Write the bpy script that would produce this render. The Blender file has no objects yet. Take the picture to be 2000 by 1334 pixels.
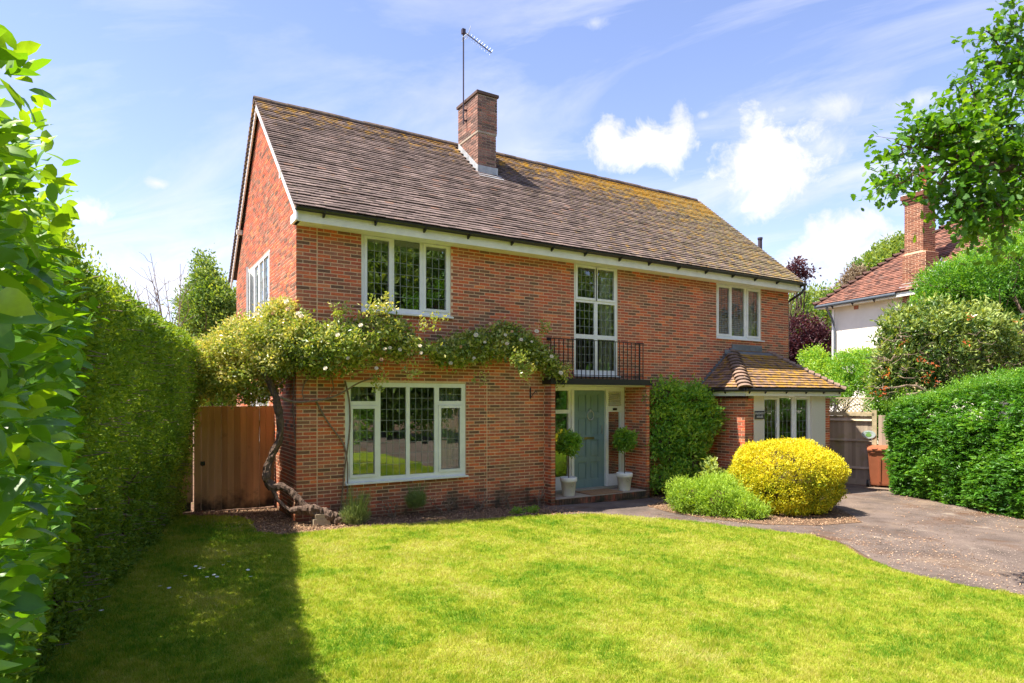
import bpy, math, random
import numpy as np
from mathutils import Vector, Matrix
random.seed(7); rng = np.random.default_rng(7)
SC = bpy.context.scene; COL = SC.collection
# ------------------------------------------------------------------ camera, sky, sun
CAM = np.array([-2.3946, -10.6183, 2.0]); F = 1245.28; YAW = math.radians(58.593); HY = 778.45
FW = np.array([math.cos(YAW), math.sin(YAW), 0]); RT = np.array([math.sin(YAW), -math.cos(YAW), 0]); UP = np.array([0, 0, 1.])
cd = bpy.data.cameras.new('camera'); co = bpy.data.objects.new('camera', cd); COL.objects.link(co)
cd.sensor_width = 36; cd.lens = F / 2000 * 36; cd.shift_y = (HY - 667) / 2000; cd.clip_end = 2000; cd.clip_start = .05
co.location = CAM; co.rotation_euler = (math.pi / 2, 0, YAW - math.pi / 2); SC.camera = co
SUN = np.array([-.4546, .1079, .8841]); SUN /= np.linalg.norm(SUN)
ld = bpy.data.lights.new('sun', 'SUN'); ld.energy = 4.3; ld.angle = math.radians(.53); ld.color = (1, .93, .80)
lo = bpy.data.objects.new('sun', ld); COL.objects.link(lo); lo.rotation_euler = Vector(-SUN).to_track_quat('-Z', 'Y').to_euler(); lo.location = (-20, 5, 40)
vs = SC.view_settings; vs.view_transform = 'Standard'; vs.look = 'None'; vs.gamma = 1; vs.use_curve_mapping = False; vs.exposure = 1.45

def at(px, py, d):
    """world point seen at photo pixel (px, py) at distance d along the view axis"""
    return CAM + d * (FW + (px - 1000) / F * RT - (py - HY) / F * UP)
def dirn(px, py):
    v = at(px, py, 1) - CAM; return v / np.linalg.norm(v)
def gz(x, y=0): return -.024 * np.asarray(x)

world = bpy.data.worlds.new('World'); SC.world = world; world.use_nodes = True
def build_world():
    nt = world.node_tree; N = nt.nodes; L = nt.links; N.clear()
    out = N.new('ShaderNodeOutputWorld'); bg = N.new('ShaderNodeBackground'); bg.inputs[1].default_value = .148
    sky = N.new('ShaderNodeTexSky'); sky.sky_type = 'NISHITA'; sky.sun_disc = False
    sky.sun_elevation = math.asin(SUN[2]); sky.sun_rotation = math.atan2(SUN[0], SUN[1]); sky.air_density = 1.0; sky.dust_density = .3; sky.ozone_density = 3.5
    tc = N.new('ShaderNodeTexCoord')
    def math_(op, a, b=None, c=None, clamp=False):
        n = N.new('ShaderNodeMath'); n.operation = op; n.use_clamp = clamp
        for i, v in enumerate((a, b, c)):
            if v is None: continue
            if isinstance(v, (int, float)): n.inputs[i].default_value = v
            else: L.new(v, n.inputs[i])
        return n.outputs[0]
    def vdot(v, d):
        n = N.new('ShaderNodeVectorMath'); n.operation = 'DOT_PRODUCT'; L.new(v, n.inputs[0]); n.inputs[1].default_value = d; return n.outputs['Value']
    def noise(v, scale, det, rough, dist=0):
        n = N.new('ShaderNodeTexNoise'); L.new(v, n.inputs['Vector']); n.inputs['Scale'].default_value = scale; n.inputs['Detail'].default_value = det
        n.inputs['Roughness'].default_value = rough; n.inputs['Distortion'].default_value = dist; return n.outputs['Fac']
    nrm = N.new('ShaderNodeVectorMath'); nrm.operation = 'NORMALIZE'; L.new(tc.outputs['Generated'], nrm.inputs[0]); D = nrm.outputs[0]
    # project the direction on a cloud plane, so streaks converge to the horizon as real cirrus does
    sx = N.new('ShaderNodeSeparateXYZ'); L.new(D, sx.inputs[0])
    zz = math_('MAXIMUM', math_('ADD', sx.outputs[2], .12), .05)
    px = math_('DIVIDE', vdot(D, tuple(RT)), zz); py = math_('DIVIDE', vdot(D, tuple(FW)), zz)
    cb = N.new('ShaderNodeCombineXYZ')
    L.new(math_('SUBTRACT', math_('MULTIPLY', px, .50), math_('MULTIPLY', py, .28)), cb.inputs[0])
    L.new(math_('ADD', math_('MULTIPLY', py, 1.35), math_('MULTIPLY', px, .62)), cb.inputs[1])
    n1 = noise(cb.outputs[0], 1.25, 10, .60, 1.1)
    n2 = noise(cb.outputs[0], .42, 3, .5, .2)
    cir = math_('MULTIPLY', math_('SUBTRACT', n1, .44), 4.2, clamp=True)
    cir = math_('MULTIPLY', cir, math_('ADD', math_('MULTIPLY', math_('SUBTRACT', n2, .40), 4.0, clamp=True), .22, clamp=True))
    cir = math_('MULTIPLY', cir, .85)
    # cumulus: puffs at the places the photo has them, edges broken by noise
    e = noise(D, 19, 10, .66, .35); e2 = noise(D, 5, 3, .5)
    cum = None
    for (x, y, rx, ry, dens) in [(1250, 285, 112, 42, 1), (1195, 270, 42, 36, .9), (1328, 270, 30, 45, .8), (1500, 325, 110, 78, .95), (1600, 290, 60, 36, .5), (1450, 380, 62, 48, .55), (1640, 205, 72, 27, .5),
                                 (1625, 478, 88, 48, 1), (1672, 446, 46, 34, .9), (1700, 500, 95, 40, .8), (1560, 535, 100, 26, .6), (1770, 200, 70, 16, .5), (1525, 215, 24, 12, .5), (180, 415, 34, 22, .8), (165, 402, 22, 12, .7), (308, 358, 26, 11, .6), (215, 520, 60, 46, .5),
                                 (20, 130, 40, 18, .5), (1160, 45, 22, 12, .45), (300, 560, 140, 60, .6), (420, 470, 100, 45, .35), (1375, 225, 14, 8, .5), (1850, 560, 200, 60, .7)]:
        c = dirn(x, y); r = np.cross(c, UP); r /= np.linalg.norm(r); u = np.cross(r, c)
        k = F / (1 + ((x - 1000) / F) ** 2 + ((y - HY) / F) ** 2) ** .5 * 1.0
        a = math_('DIVIDE', vdot(D, tuple(r)), rx / k * .92); b = math_('DIVIDE', vdot(D, tuple(u)), ry / k)
        fr = math_('GREATER_THAN', vdot(D, tuple(c)), 0)
        q = math_('SUBTRACT', 1.0, math_('SQRT', math_('ADD', math_('MULTIPLY', a, a), math_('MULTIPLY', b, b))))
        q = math_('ADD', q, math_('MULTIPLY', math_('SUBTRACT', e, .5), 2.5))
        q = math_('ADD', q, math_('MULTIPLY', math_('SUBTRACT', e2, .5), .7))
        q = math_('MULTIPLY', q, 1.7 * dens, clamp=True)
        q = math_('MULTIPLY', math_('MULTIPLY', q, min(1, dens + .15)), fr)
        cum = q if cum is None else math_('MAXIMUM', cum, q)
    # pale veil towards the horizon
    veil = math_('MULTIPLY', math_('POWER', math_('SUBTRACT', 1.0, math_('MAXIMUM', sx.outputs[2], 0), clamp=True), 5.0), .30)
    up_ = math_('GREATER_THAN', sx.outputs[2], -.05)
    tot = math_('MAXIMUM', math_('MAXIMUM', cir, cum), 0)
    tot = math_('MULTIPLY', math_('ADD', tot, math_('MULTIPLY', veil, math_('SUBTRACT', 1.0, tot))), up_, clamp=True)
    hsv = N.new('ShaderNodeHueSaturation'); L.new(sky.outputs[0], hsv.inputs['Color']); hsv.inputs['Saturation'].default_value = 1.0; hsv.inputs['Value'].default_value = 1.0
    mx = N.new('ShaderNodeMix'); mx.data_type = 'RGBA'; L.new(tot, mx.inputs['Factor']); tn = N.new('ShaderNodeVectorMath'); tn.operation = 'MULTIPLY'; L.new(hsv.outputs[0], tn.inputs[0]); tn.inputs[1].default_value = (.82, .69, .72); L.new(tn.outputs[0], mx.inputs['A']); cv = N.new('ShaderNodeVectorMath'); cv.operation = 'SCALE'; cv.inputs[0].default_value = (2.9, 2.85, 3.05); L.new(math_('ADD', .72, math_('MULTIPLY', noise(D, 7, 5, .6), .6)), cv.inputs['Scale']); L.new(cv.outputs[0], mx.inputs['B'])
    L.new(mx.outputs['Result'], bg.inputs[0]); L.new(bg.outputs[0], out.inputs[0])
build_world()

# ------------------------------------------------------------------ materials
def mat(name, cols, src='tone', rough=.7, nscale=0, namt=.25, bump=0, bscale=40, spec=.3, over=None, transl=None, metal=0, coat=0, stretch=None, const=False):
    """cols: list of (pos, rgb); src: tone attribute / random per object / noise. over: list of (rgb, scale, lo, hi, mask) stains."""
    m = bpy.data.materials.new(name); m.use_nodes = True; nt = m.node_tree; N = nt.nodes; L = nt.links
    b = N['Principled BSDF']; geo = N.new('ShaderNodeNewGeometry'); P = geo.outputs['Position']
    if stretch:
        vm = N.new('ShaderNodeVectorMath'); vm.operation = 'MULTIPLY'; L.new(P, vm.inputs[0]); vm.inputs[1].default_value = stretch; P2 = vm.outputs[0]
    else: P2 = P
    def noise(scale, det=5, rough_=.6, v=None):
        n = N.new('ShaderNodeTexNoise'); L.new(v or P2, n.inputs['Vector']); n.inputs['Scale'].default_value = scale; n.inputs['Detail'].default_value = det; n.inputs['Roughness'].default_value = rough_; return n.outputs['Fac']
    if src == 'tone': a = N.new('ShaderNodeAttribute'); a.attribute_name = 'tone'; fac = a.outputs['Fac']
    elif src == 'rand': a = N.new('ShaderNodeObjectInfo'); fac = a.outputs['Random']
    else: fac = noise(float(src))
    r = N.new('ShaderNodeValToRGB'); L.new(fac, r.inputs[0]); el = r.color_ramp.elements
    if const: r.color_ramp.interpolation = 'CONSTANT'
    cols = cols if isinstance(cols[0], (tuple, list)) and isinstance(cols[0][1], (tuple, list)) else [(0, cols)]
    el[0].position = cols[0][0]; el[0].color = (*cols[0][1], 1)
    if len(cols) == 1: el.remove(el[1])
    else:
        el[1].position = cols[1][0]; el[1].color = (*cols[1][1], 1)
        for p, c in cols[2:]:
            x = el.new(p); x.color = (*c, 1)
    c = r.outputs[0]
    if nscale:
        mr = N.new('ShaderNodeMapRange'); L.new(noise(nscale), mr.inputs[0]); mr.inputs[1].default_value = .3; mr.inputs[2].default_value = .7; mr.inputs[3].default_value = 1 - namt; mr.inputs[4].default_value = 1 + namt
        v = N.new('ShaderNodeVectorMath'); v.operation = 'SCALE'; L.new(c, v.inputs[0]); L.new(mr.outputs[0], v.inputs['Scale']); c = v.outputs[0]
    for (rgb, sc_, lo_, hi_, mask) in (over or []):
        f = noise(sc_, 6, .65, P)
        if mask:      # mask: list of (axis, a, b): adds a ramp of world position to the noise (where the growth or dirt settles)
            sp = N.new('ShaderNodeSeparateXYZ'); L.new(P, sp.inputs[0])
            for (ax, a_, b_, amt) in mask:
                mr = N.new('ShaderNodeMapRange'); L.new(sp.outputs[ax], mr.inputs[0]); mr.inputs[1].default_value = a_; mr.inputs[2].default_value = b_; mr.inputs[3].default_value = 0; mr.inputs[4].default_value = amt
                ad = N.new('ShaderNodeMath'); L.new(f, ad.inputs[0]); L.new(mr.outputs[0], ad.inputs[1]); f = ad.outputs[0]
        mr = N.new('ShaderNodeMapRange'); L.new(f, mr.inputs[0]); mr.inputs[1].default_value = lo_; mr.inputs[2].default_value = hi_
        mx = N.new('ShaderNodeMix'); mx.data_type = 'RGBA'; L.new(mr.outputs[0], mx.inputs['Factor']); L.new(c, mx.inputs['A']); mx.inputs['B'].default_value = (*rgb, 1); c = mx.outputs['Result']
    L.new(c, b.inputs['Base Color']); b.inputs['Roughness'].default_value = rough; b.inputs['Specular IOR Level'].default_value = spec; b.inputs['Metallic'].default_value = metal
    if coat: b.inputs['Coat Weight'].default_value = coat
    if bump:
        bp = N.new('ShaderNodeBump'); bp.inputs['Strength'].default_value = bump; bp.inputs['Distance'].default_value = .01; L.new(noise(bscale, 8), bp.inputs['Height']); L.new(bp.outputs[0], b.inputs['Normal'])
    if transl:
        t = N.new('ShaderNodeBsdfTranslucent'); v = N.new('ShaderNodeVectorMath'); v.operation = 'MULTIPLY'; L.new(c, v.inputs[0]); v.inputs[1].default_value = transl[1]; L.new(v.outputs[0], t.inputs[0])
        ms = N.new('ShaderNodeMixShader'); ms.inputs[0].default_value = transl[0]; L.new(b.outputs[0], ms.inputs[1]); L.new(t.outputs[0], ms.inputs[2]); L.new(ms.outputs[0], N['Material Output'].inputs[0])
    return m
def glassm(name, tint=(.82, .88, .84), refl=.10):
    m = bpy.data.materials.new(name); m.use_nodes = True; nt = m.node_tree; N = nt.nodes; L = nt.links; N.remove(N['Principled BSDF'])
    fr = N.new('ShaderNodeFresnel'); fr.inputs[0].default_value = 1.5
    ma = N.new('ShaderNodeMath'); ma.operation = 'MULTIPLY_ADD'; ma.use_clamp = True; L.new(fr.outputs[0], ma.inputs[0]); ma.inputs[1].default_value = 1.6; ma.inputs[2].default_value = refl
    tr = N.new('ShaderNodeBsdfTransparent'); tr.inputs[0].default_value = (*tint, 1); gl = N.new('ShaderNodeBsdfGlossy'); gl.inputs['Roughness'].default_value = .015; gl.inputs[0].default_value = (.95, 1, .97, 1)
    ms = N.new('ShaderNodeMixShader'); L.new(ma.outputs[0], ms.inputs[0]); L.new(tr.outputs[0], ms.inputs[1]); L.new(gl.outputs[0], ms.inputs[2]); L.new(ms.outputs[0], N['Material Output'].inputs[0])
    return m
BR = [(0, (.17, .09, .06)), (.14, (.28, .125, .075)), (.28, (.42, .135, .08)), (.40, (.53, .12, .065)), (.50, (.30, .13, .085)), (.64, (.58, .13, .062)), (.80, (.68, .165, .066)), (.9, (.40, .165, .11)), (1, (.80, .23, .085))]
dirt = [((.055, .05, .035), 3, .62, .95, [(2, .55, -.15, .38)])]
OLI = ((.21, .14, .075), .8, .55, .78, None)
M = {}
M['brick'] = mat('brick_clay', BR, 'tone', .82, 30, .22, .35, 120, .2, over=dirt + [OLI])
M['brick1'] = mat('brick_clay_single', BR, 'rand', .82, 30, .22, .35, 120, .2, over=dirt + [OLI])
PB = [(0, (.13, .085, .07)), (.3, (.24, .14, .11)), (.6, (.30, .17, .13)), (.85, (.36, .15, .10)), (1, (.40, .25, .19))]
M['chim'] = mat('chimney_brick', PB, 'tone', .85, 30, .25, .4, 120, .2)
M['mortar'] = mat('mortar', [(.3, (.72, .48, .31)), (.7, (.84, .60, .41))], '6', .9, 60, .15, .5, 200, .1, over=dirt)
M['mortar2'] = mat('grey_mortar', [(.3, (.36, .29, .22)), (.7, (.46, .38, .30))], '6', .9, 60, .15, .5, 200, .1)
TL = [(0, (.105, .078, .07)), (.15, (.145, .108, .098)), (.45, (.175, .13, .118)), (.75, (.205, .15, .135)), (.94, (.25, .185, .165)), (1, (.24, .14, .105))]
lich = [((.52, .29, .03), 5.5, .66, .84, [(2, 6.9, 8.1, .20), (0, 3.6, 11.0, .16)]), ((.46, .24, .025), 1.1, .86, .97, [(2, 6.6, 8.1, .30), (0, 3.6, 11.0, .22)]), ((.40, .20, .03), 2.3, .70, .76, [(2, 7.2, 7.8, .05)]), ((.34, .29, .14), 14, .60, .78, [(0, 4, 12, .16)]), ((.40, .37, .30), 26, .74, .80, None)]
M['tile'] = mat('clay_roof_tile', TL, 'tone', .85, 1.7, .30, .5, 90, .15, over=lich)
M['tile1'] = mat('clay_roof_tile_single', TL, 'rand', .85, 1.7, .30, .5, 90, .15, over=lich)
lich2 = [((.44, .25, .035), 7, .47, .66, [(0, 9.9, 10.4, .06)]), ((.36, .34, .28), 30, .70, .78, None)]
M['tileb'] = mat('bay_roof_tile', [(0, (.15, .10, .08)), (.5, (.23, .15, .12)), (1, (.32, .20, .15))], 'tone', .85, 18, .28, .5, 90, .15, over=lich2)
M['bonnet'] = mat('bonnet_tile', [(0, (.20, .14, .11)), (1, (.30, .20, .15))], 'rand', .85, 18, .3, .5, 90, .15, over=[((.40, .26, .08), 9, .60, .72, None)])
M['ridge'] = mat('ridge_tile', [(0, (.09, .07, .06)), (1, (.17, .125, .10))], 'rand', .88, 12, .35, .5, 90, .15, over=[((.38, .24, .06), 2.5, .66, .78, None), ((.32, .32, .27), 9, .66, .74, None)])
M['tilen'] = mat('neighbour_roof_tile', [(0, (.10, .055, .045)), (.3, (.20, .095, .07)), (.8, (.29, .135, .095)), (1, (.17, .10, .08))], 'tone', .85, 10, .25, .4, 60, .15)
M['bricknb'] = mat('neighbour_brick', [(0, (.17, .07, .045)), (.5, (.27, .105, .06)), (1, (.36, .15, .09))], 'tone', .85, 20, .2, .3, 90, .2)
M['white'] = mat('white_paint', (.84, .84, .82), '3', .38, 6, .06, .05, 30, .4)
M['cream'] = mat('cream_paint', (.82, .80, .70), '3', .5, 5, .08, .08, 30, .35, over=[((.25, .22, .15), 4, .66, .85, None)])
M['render'] = mat('cream_render', (.70, .66, .56), '3', .8, 30, .05, .3, 160, .2)
M['nrender'] = mat('white_render', (.80, .76, .66), '2', .85, 3, .05, .3, 120, .15)
M['black'] = mat('black_metal', (.018, .018, .02), '3', .42, 40, .2, .1, 60, .45)
M['gutter'] = mat('black_gutter', (.022, .022, .024), '3', .35, 10, .3, 0, 60, .5)
M['gutterg'] = mat('grey_gutter', (.13, .15, .18), '3', .35, 10, .15, 0, 60, .6)
M['lead'] = mat('lead_flashing', (.15, .165, .19), '3', .5, 6, .3, .15, 30, .4)
M['leadw'] = mat('weathered_lead', (.40, .42, .44), '3', .5, 6, .3, .2, 30, .4)
M['came'] = mat('lead_came', (.26, .28, .27), '3', .45, 0, 0, 0, 30, .5)
M['door'] = mat('teal_door_paint', (.19, .28, .29), '3', .42, 9, .10, .08, 40, .4, stretch=(1, 1, .2))
M['brass'] = mat('aged_brass', (.30, .27, .13), '3', .35, 0, 0, 0, 30, .6, metal=.8)
M['steel'] = mat('galvanised_metal', (.45, .46, .47), '3', .35, 0, 0, 0, 30, .5, metal=.6)
M['mast'] = mat('dark_mast', (.06, .045, .06), '3', .5)
M['curtain'] = mat('curtain_cloth', (.85, .85, .78), '3', .9, 12, .08)
M['room'] = mat('room_wall', (.32, .30, .26), '3', .9)
M['pot'] = mat('pale_pot', (.82, .80, .74), '5', .55, 12, .06, .1, 30, .3)
M['emb'] = mat('pot_emblem', (.42, .40, .34), '5', .6)
M['mat'] = mat('coir', (.34, .20, .11), '5', .95, 90, .3, .6, 300, .1)
M['soil'] = mat('soil', [(.25, (.07, .045, .03)), (.5, (.16, .10, .065)), (.75, (.24, .155, .10))], '9', .95, 70, .5, .9, 60, .1, over=[((.07, .075, .02), 1.3, .60, .72, None)])
M['litter'] = mat('leaf_litter', [(0, (.14, .085, .05)), (.4, (.32, .19, .11)), (.8, (.55, .38, .24)), (1, (.36, .15, .07))], 'tone', .85)
M['asph'] = mat('worn_asphalt', [(.28, (.08, .062, .054)), (.5, (.15, .115, .10)), (.72, (.21, .16, .135))], '1.3', .9, 140, .45, .8, 160, .15,
                over=[((.24, .175, .13), .55, .58, .76, [(0, 9, 15, .22)]), ((.13, .075, .048), .8, .54, .68, None), ((.085, .06, .045), 3.5, .60, .72, None), ((.33, .27, .22), 1.7, .62, .78, None)])
M['gravel'] = mat('gravel', [(0, (.14, .105, .085)), (.5, (.33, .25, .20)), (1, (.54, .44, .35))], 'tone', .85)
M['turf'] = mat('turf', [(.3, (.12, .20, .015)), (.55, (.23, .28, .025)), (.8, (.36, .34, .07))], '1.1', .95, 60, .35, .5, 90, .05)
M['grass'] = mat('grass_blade', [(0, (.13, .29, .014)), (.35, (.33, .41, .03)), (.65, (.50, .49, .07)), (1, (.58, .53, .18))], 'tone', .6, 0, 0, 0, 0, .25, transl=(.45, (1.1, 1.15, .5)))
def leafm(name, a, b, c, rough=.45, spec=.5, tr=.38, tcol=(1.7, 1.5, .35)):
    return mat(name, [(0, a), (.5, b), (1, c)], 'tone', rough, 0, 0, 0, 0, spec, transl=(tr, tcol))
M['laurel'] = leafm('laurel_leaf', (.05, .14, .016), (.11, .27, .022), (.26, .42, .035), .38, .5, .42, (1.9, 1.6, .3))
M['laurel1'] = mat('laurel_leaf_single', [(0, (.05, .14, .016)), (.5, (.11, .27, .022)), (1, (.28, .44, .035))], 'rand', .38, 26, .22, 0, 0, .5, transl=(.42, (1.9, 1.6, .3)))
M['privet'] = leafm('privet_leaf', (.08, .17, .022), (.20, .32, .04), (.42, .50, .08), .55, .2)
M['rose'] = leafm('rose_leaf', (.12, .20, .035), (.34, .42, .09), (.75, .66, .26), .30, .7, .35, (1.4, 1.3, .45))
M['petal'] = mat('rose_petal', [(0, (.86, .80, .70)), (.7, (.85, .78, .62)), (1, (.72, .42, .22))], 'rand', .6, transl=(.3, (1, .95, .85)))
M['yew'] = leafm('yew_leaf', (.03, .12, .012), (.11, .30, .028), (.30, .52, .05), .4, .5)
M['shrub'] = leafm('shrub_leaf', (.09, .24, .03), (.20, .42, .055), (.42, .58, .075), .38, .5)
M['gold'] = leafm('golden_leaf', (.14, .27, .012), (.58, .56, .018), (.86, .76, .04), .45, .4, .3, (1.1, 1.0, .3))
M['juni'] = leafm('juniper_leaf', (.10, .20, .02), (.26, .42, .04), (.44, .60, .08), .5, .35, .35)
M['oak'] = leafm('oak_leaf', (.04, .13, .014), (.10, .25, .022), (.30, .43, .042), .4, .5, .42, (1.8, 1.6, .3))
M['beech'] = leafm('tree_leaf', (.07, .15, .03), (.17, .28, .06), (.34, .42, .11), .5, .3)
M['copper'] = leafm('copper_leaf', (.035, .012, .022), (.075, .025, .04), (.13, .05, .05), .5, .4, .25, (1.5, .7, .6))
M['rhodo'] = leafm('rhododendron_leaf', (.05, .12, .03), (.16, .25, .055), (.42, .50, .15), .32, .6, .3)
M['redleaf'] = leafm('dead_red_leaf', (.45, .09, .03), (.62, .15, .05), (.6, .28, .06), .6, .3)
M['bay'] = leafm('bay_leaf', (.07, .19, .025), (.16, .34, .04), (.36, .52, .07), .35, .5)
M['brn'] = leafm('brown_leaf', (.20, .15, .09), (.30, .22, .14), (.38, .30, .20), .6, .2, .2, (1, .9, .7))
M['bark'] = mat('bark', [(.3, (.075, .05, .04)), (.7, (.19, .13, .10))], '14', .9, 60, .35, 1.0, 50, .15, stretch=(1, 1, .4))
M['twig'] = mat('twig', [(.3, (.16, .115, .085)), (.7, (.30, .22, .16))], '20', .85, 60, .3)
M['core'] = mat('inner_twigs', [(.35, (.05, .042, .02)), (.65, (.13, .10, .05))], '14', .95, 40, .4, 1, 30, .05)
M['wood'] = mat('brown_fence_wood', [(0, (.42, .24, .11)), (.5, (.54, .31, .145)), (1, (.62, .38, .19))], 'rand', .7, 3.2, .30, .25, 14, .25, stretch=(1, 1, .12), over=[((.05, .028, .02), 9, .70, .78, None), ((.06, .04, .025), 3, .62, .9, [(2, .5, 0, .4)])])
M['gwood'] = mat('grey_fence_wood', [(0, (.33, .26, .20)), (.5, (.42, .33, .26)), (1, (.50, .40, .30))], 'rand', .85, 4, .25, .3, 14, .15, stretch=(1, 1, .1), over=[((.30, .27, .11), 2, .55, .8, None)])
M['trell'] = mat('weathered_trellis', (.46, .38, .24), '4', .85, 8, .25)
M['bin'] = mat('terracotta_plastic', (.36, .115, .055), '3', .45, 5, .12, .05, 60, .4)
M['gbin'] = mat('green_plastic', (.02, .10, .065), '3', .45)
M['tyre'] = mat('black_rubber', (.02, .02, .022), '3', .7)
M['terra'] = mat('terracotta', (.48, .16, .085), '4', .7, 8, .15)
M['sign'] = mat('slate_sign', (.055, .05, .055), '4', .5)
M['letter'] = mat('white_lettering', (.72, .72, .70), '4', .5)
M['osign'] = mat('oval_sign', (.42, .50, .50), '4', .4)
M['ogreen'] = mat('sign_green', (.16, .34, .08), '4', .4)
M['daisy'] = mat('daisy_petal', (.9, .9, .9), '4', .6)
M['block'] = mat('concrete_block', (.42, .34, .24), '4', .9, 20, .2, .5, 80)
M['stem'] = mat('green_stem', [(0, (.13, .22, .06)), (1, (.34, .38, .16))], 'tone', .6, transl=(.3, (1, 1, .6)))
M['blind'] = mat('blind_cloth', (.62, .60, .48), '3', .9)
M['glass'] = glassm('window_glass', (.72, .76, .72), .08)
M['glassd'] = glassm('door_glass', (.75, .80, .74), .02)

# ------------------------------------------------------------------ mesh helpers
Z3 = np.array([0, 0, 1.])
BOXF = np.array([[0, 1, 2, 3], [4, 7, 6, 5], [0, 4, 5, 1], [1, 5, 6, 2], [2, 6, 7, 3], [3, 7, 4, 0]])
class MB:
    def __init__(s): s.V = []; s.Fs = []; s.T = []; s.n = 0
    def add(s, V, Fc, t=0.):
        V = np.asarray(V, float).reshape(-1, 3); Fc = np.asarray(Fc, int)
        s.V.append(V); s.Fs.append(Fc + s.n); s.T.append(np.broadcast_to(np.asarray(t, float), (len(V),)) if np.ndim(t) == 0 or len(t) == len(V) else np.repeat(t, len(V) // len(t))); s.n += len(V); return s
    def boxes(s, B, fr=None, t=0., back=True):
        B = np.asarray(B, float).reshape(-1, 6); u0, u1, n0, n1, z0, z1 = B.T
        V = np.stack([np.stack(c, 1) for c in ((u0, n0, z0), (u1, n0, z0), (u1, n0, z1), (u0, n0, z1), (u0, n1, z0), (u1, n1, z0), (u1, n1, z1), (u0, n1, z1))], 1)
        if fr is not None: V = fr[0] + V[..., :1] * fr[1] + V[..., 1:2] * fr[2] + V[..., 2:] * Z3
        Fb = BOXF if back else BOXF[1:]
        Fc = (Fb[None] + 8 * np.arange(len(B))[:, None, None]).reshape(-1, 4)
        tt = np.repeat(np.broadcast_to(t, (len(B),)), 8)
        return s.add(V.reshape(-1, 3), Fc, tt)
    def box(s, u0, u1, n0, n1, z0, z1, fr=None, t=0.): return s.boxes([[u0, u1, n0, n1, z0, z1]], fr, t)
    def tube(s, P, R, k=6, t=0., cap=True):
        P = np.asarray(P, float); n = len(P); R = np.broadcast_to(np.asarray(R, float), (n,)); T = np.gradient(P, axis=0); T /= np.linalg.norm(T, axis=1)[:, None] + 1e-9
        ref = np.array([0, 0, 1.]) if abs(T[0, 2]) < .9 else np.array([1., 0, 0]); A = np.cross(T, ref); bad = np.linalg.norm(A, axis=1) < .1; A[bad] = np.cross(T[bad], [0, 1., .2]); A /= np.linalg.norm(A, axis=1)[:, None]; Bn = np.cross(T, A)
        an = np.arange(k) * 2 * np.pi / k
        V = P[:, None] + R[:, None, None] * (np.cos(an)[None, :, None] * A[:, None] + np.sin(an)[None, :, None] * Bn[:, None])
        i = np.arange(n - 1)[:, None] * k; j = np.arange(k)[None]; j2 = (j + 1) % k
        Fc = np.stack([i + j, i + j2, i + k + j2, i + k + j], -1).reshape(-1, 4)
        base = s.n; s.add(V.reshape(-1, 3), Fc, t)
        if cap:
            for e, p in ((0, P[0]), (n - 1, P[-1])):
                s.V.append(p[None]); s.T.append(np.array([t if np.ndim(t) == 0 else 0.])); c = s.n; s.n += 1
                s.Fs.append(np.stack([base + e * k + np.arange(k), base + e * k + (np.arange(k) + 1) % k, np.full(k, c)], 1))
        return s
    def lathe(s, prof, c, k=20, t=0.):
        prof = np.asarray(prof, float); an = np.arange(k) * 2 * np.pi / k; n = len(prof)
        V = np.stack([c[0] + prof[:, :1] * np.cos(an), c[1] + prof[:, :1] * np.sin(an), c[2] + prof[:, 1:] + 0 * an], -1)
        i = np.arange(n - 1)[:, None] * k; j = np.arange(k)[None]; j2 = (j + 1) % k
        return s.add(V.reshape(-1, 3), np.stack([i + j, i + j2, i + k + j2, i + k + j], -1).reshape(-1, 4), t)
    def poly(s, pts, t=0.): return s.add(pts, [list(range(len(pts)))], t)
    def prism(s, pts, d, t=0.):
        pts = np.asarray(pts, float); n = len(pts); s.poly(pts, t); s.poly((pts + d)[::-1], t)
        V = np.concatenate([pts, pts + d]); i = np.arange(n); return s.add(V, np.stack([i, (i + 1) % n, (i + 1) % n + n, i + n], 1), t)
    def mesh(s, name, m, smooth=False):
        me = bpy.data.meshes.new(name); V = np.concatenate(s.V) if s.V else np.zeros((0, 3)); T = np.concatenate(s.T)
        me.vertices.add(len(V)); me.vertices.foreach_set('co', V.astype(np.float32).ravel())
        sizes = np.concatenate([np.full(len(f), f.shape[1]) for f in s.Fs]); idx = np.concatenate([f.ravel() for f in s.Fs])
        me.loops.add(len(idx)); me.loops.foreach_set('vertex_index', idx.astype(np.int32))
        me.polygons.add(len(sizes)); st = np.concatenate([[0], np.cumsum(sizes)[:-1]]); me.polygons.foreach_set('loop_start', st.astype(np.int32)); me.polygons.foreach_set('loop_total', sizes.astype(np.int32))
        a = me.attributes.new('tone', 'FLOAT', 'POINT'); a.data.foreach_set('value', np.clip(T, 0, 1).astype(np.float32))
        me.polygons.foreach_set('use_smooth', np.full(len(sizes), smooth)); me.update(calc_edges=True); me.materials.append(m); return me
    def build(s, name, m, parent=None, smooth=False, **kw):
        return link(name, s.mesh(name, M[m] if isinstance(m, str) else m, smooth), parent, **kw)
WM = {}
def link(name, data, parent=None, mw=None, label=None, category=None, group=None, kind=None):
    o = bpy.data.objects.new(name, data); COL.objects.link(o); mw = mw or Matrix.Identity(4)
    if parent: o.parent = parent; o.matrix_basis = WM[parent.name].inverted() @ mw
    else: o.matrix_basis = mw
    WM[o.name] = mw
    for k, v in (('label', label), ('category', category), ('group', group), ('kind', kind)):
        if v: o[k] = v
    return o
def thing(name, loc, label, cat, group=None, rz=0): return link(name, None, None, Matrix.Translation(Vector(loc)) @ Matrix.Rotation(rz, 4, 'Z'), label, cat, group)

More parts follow.
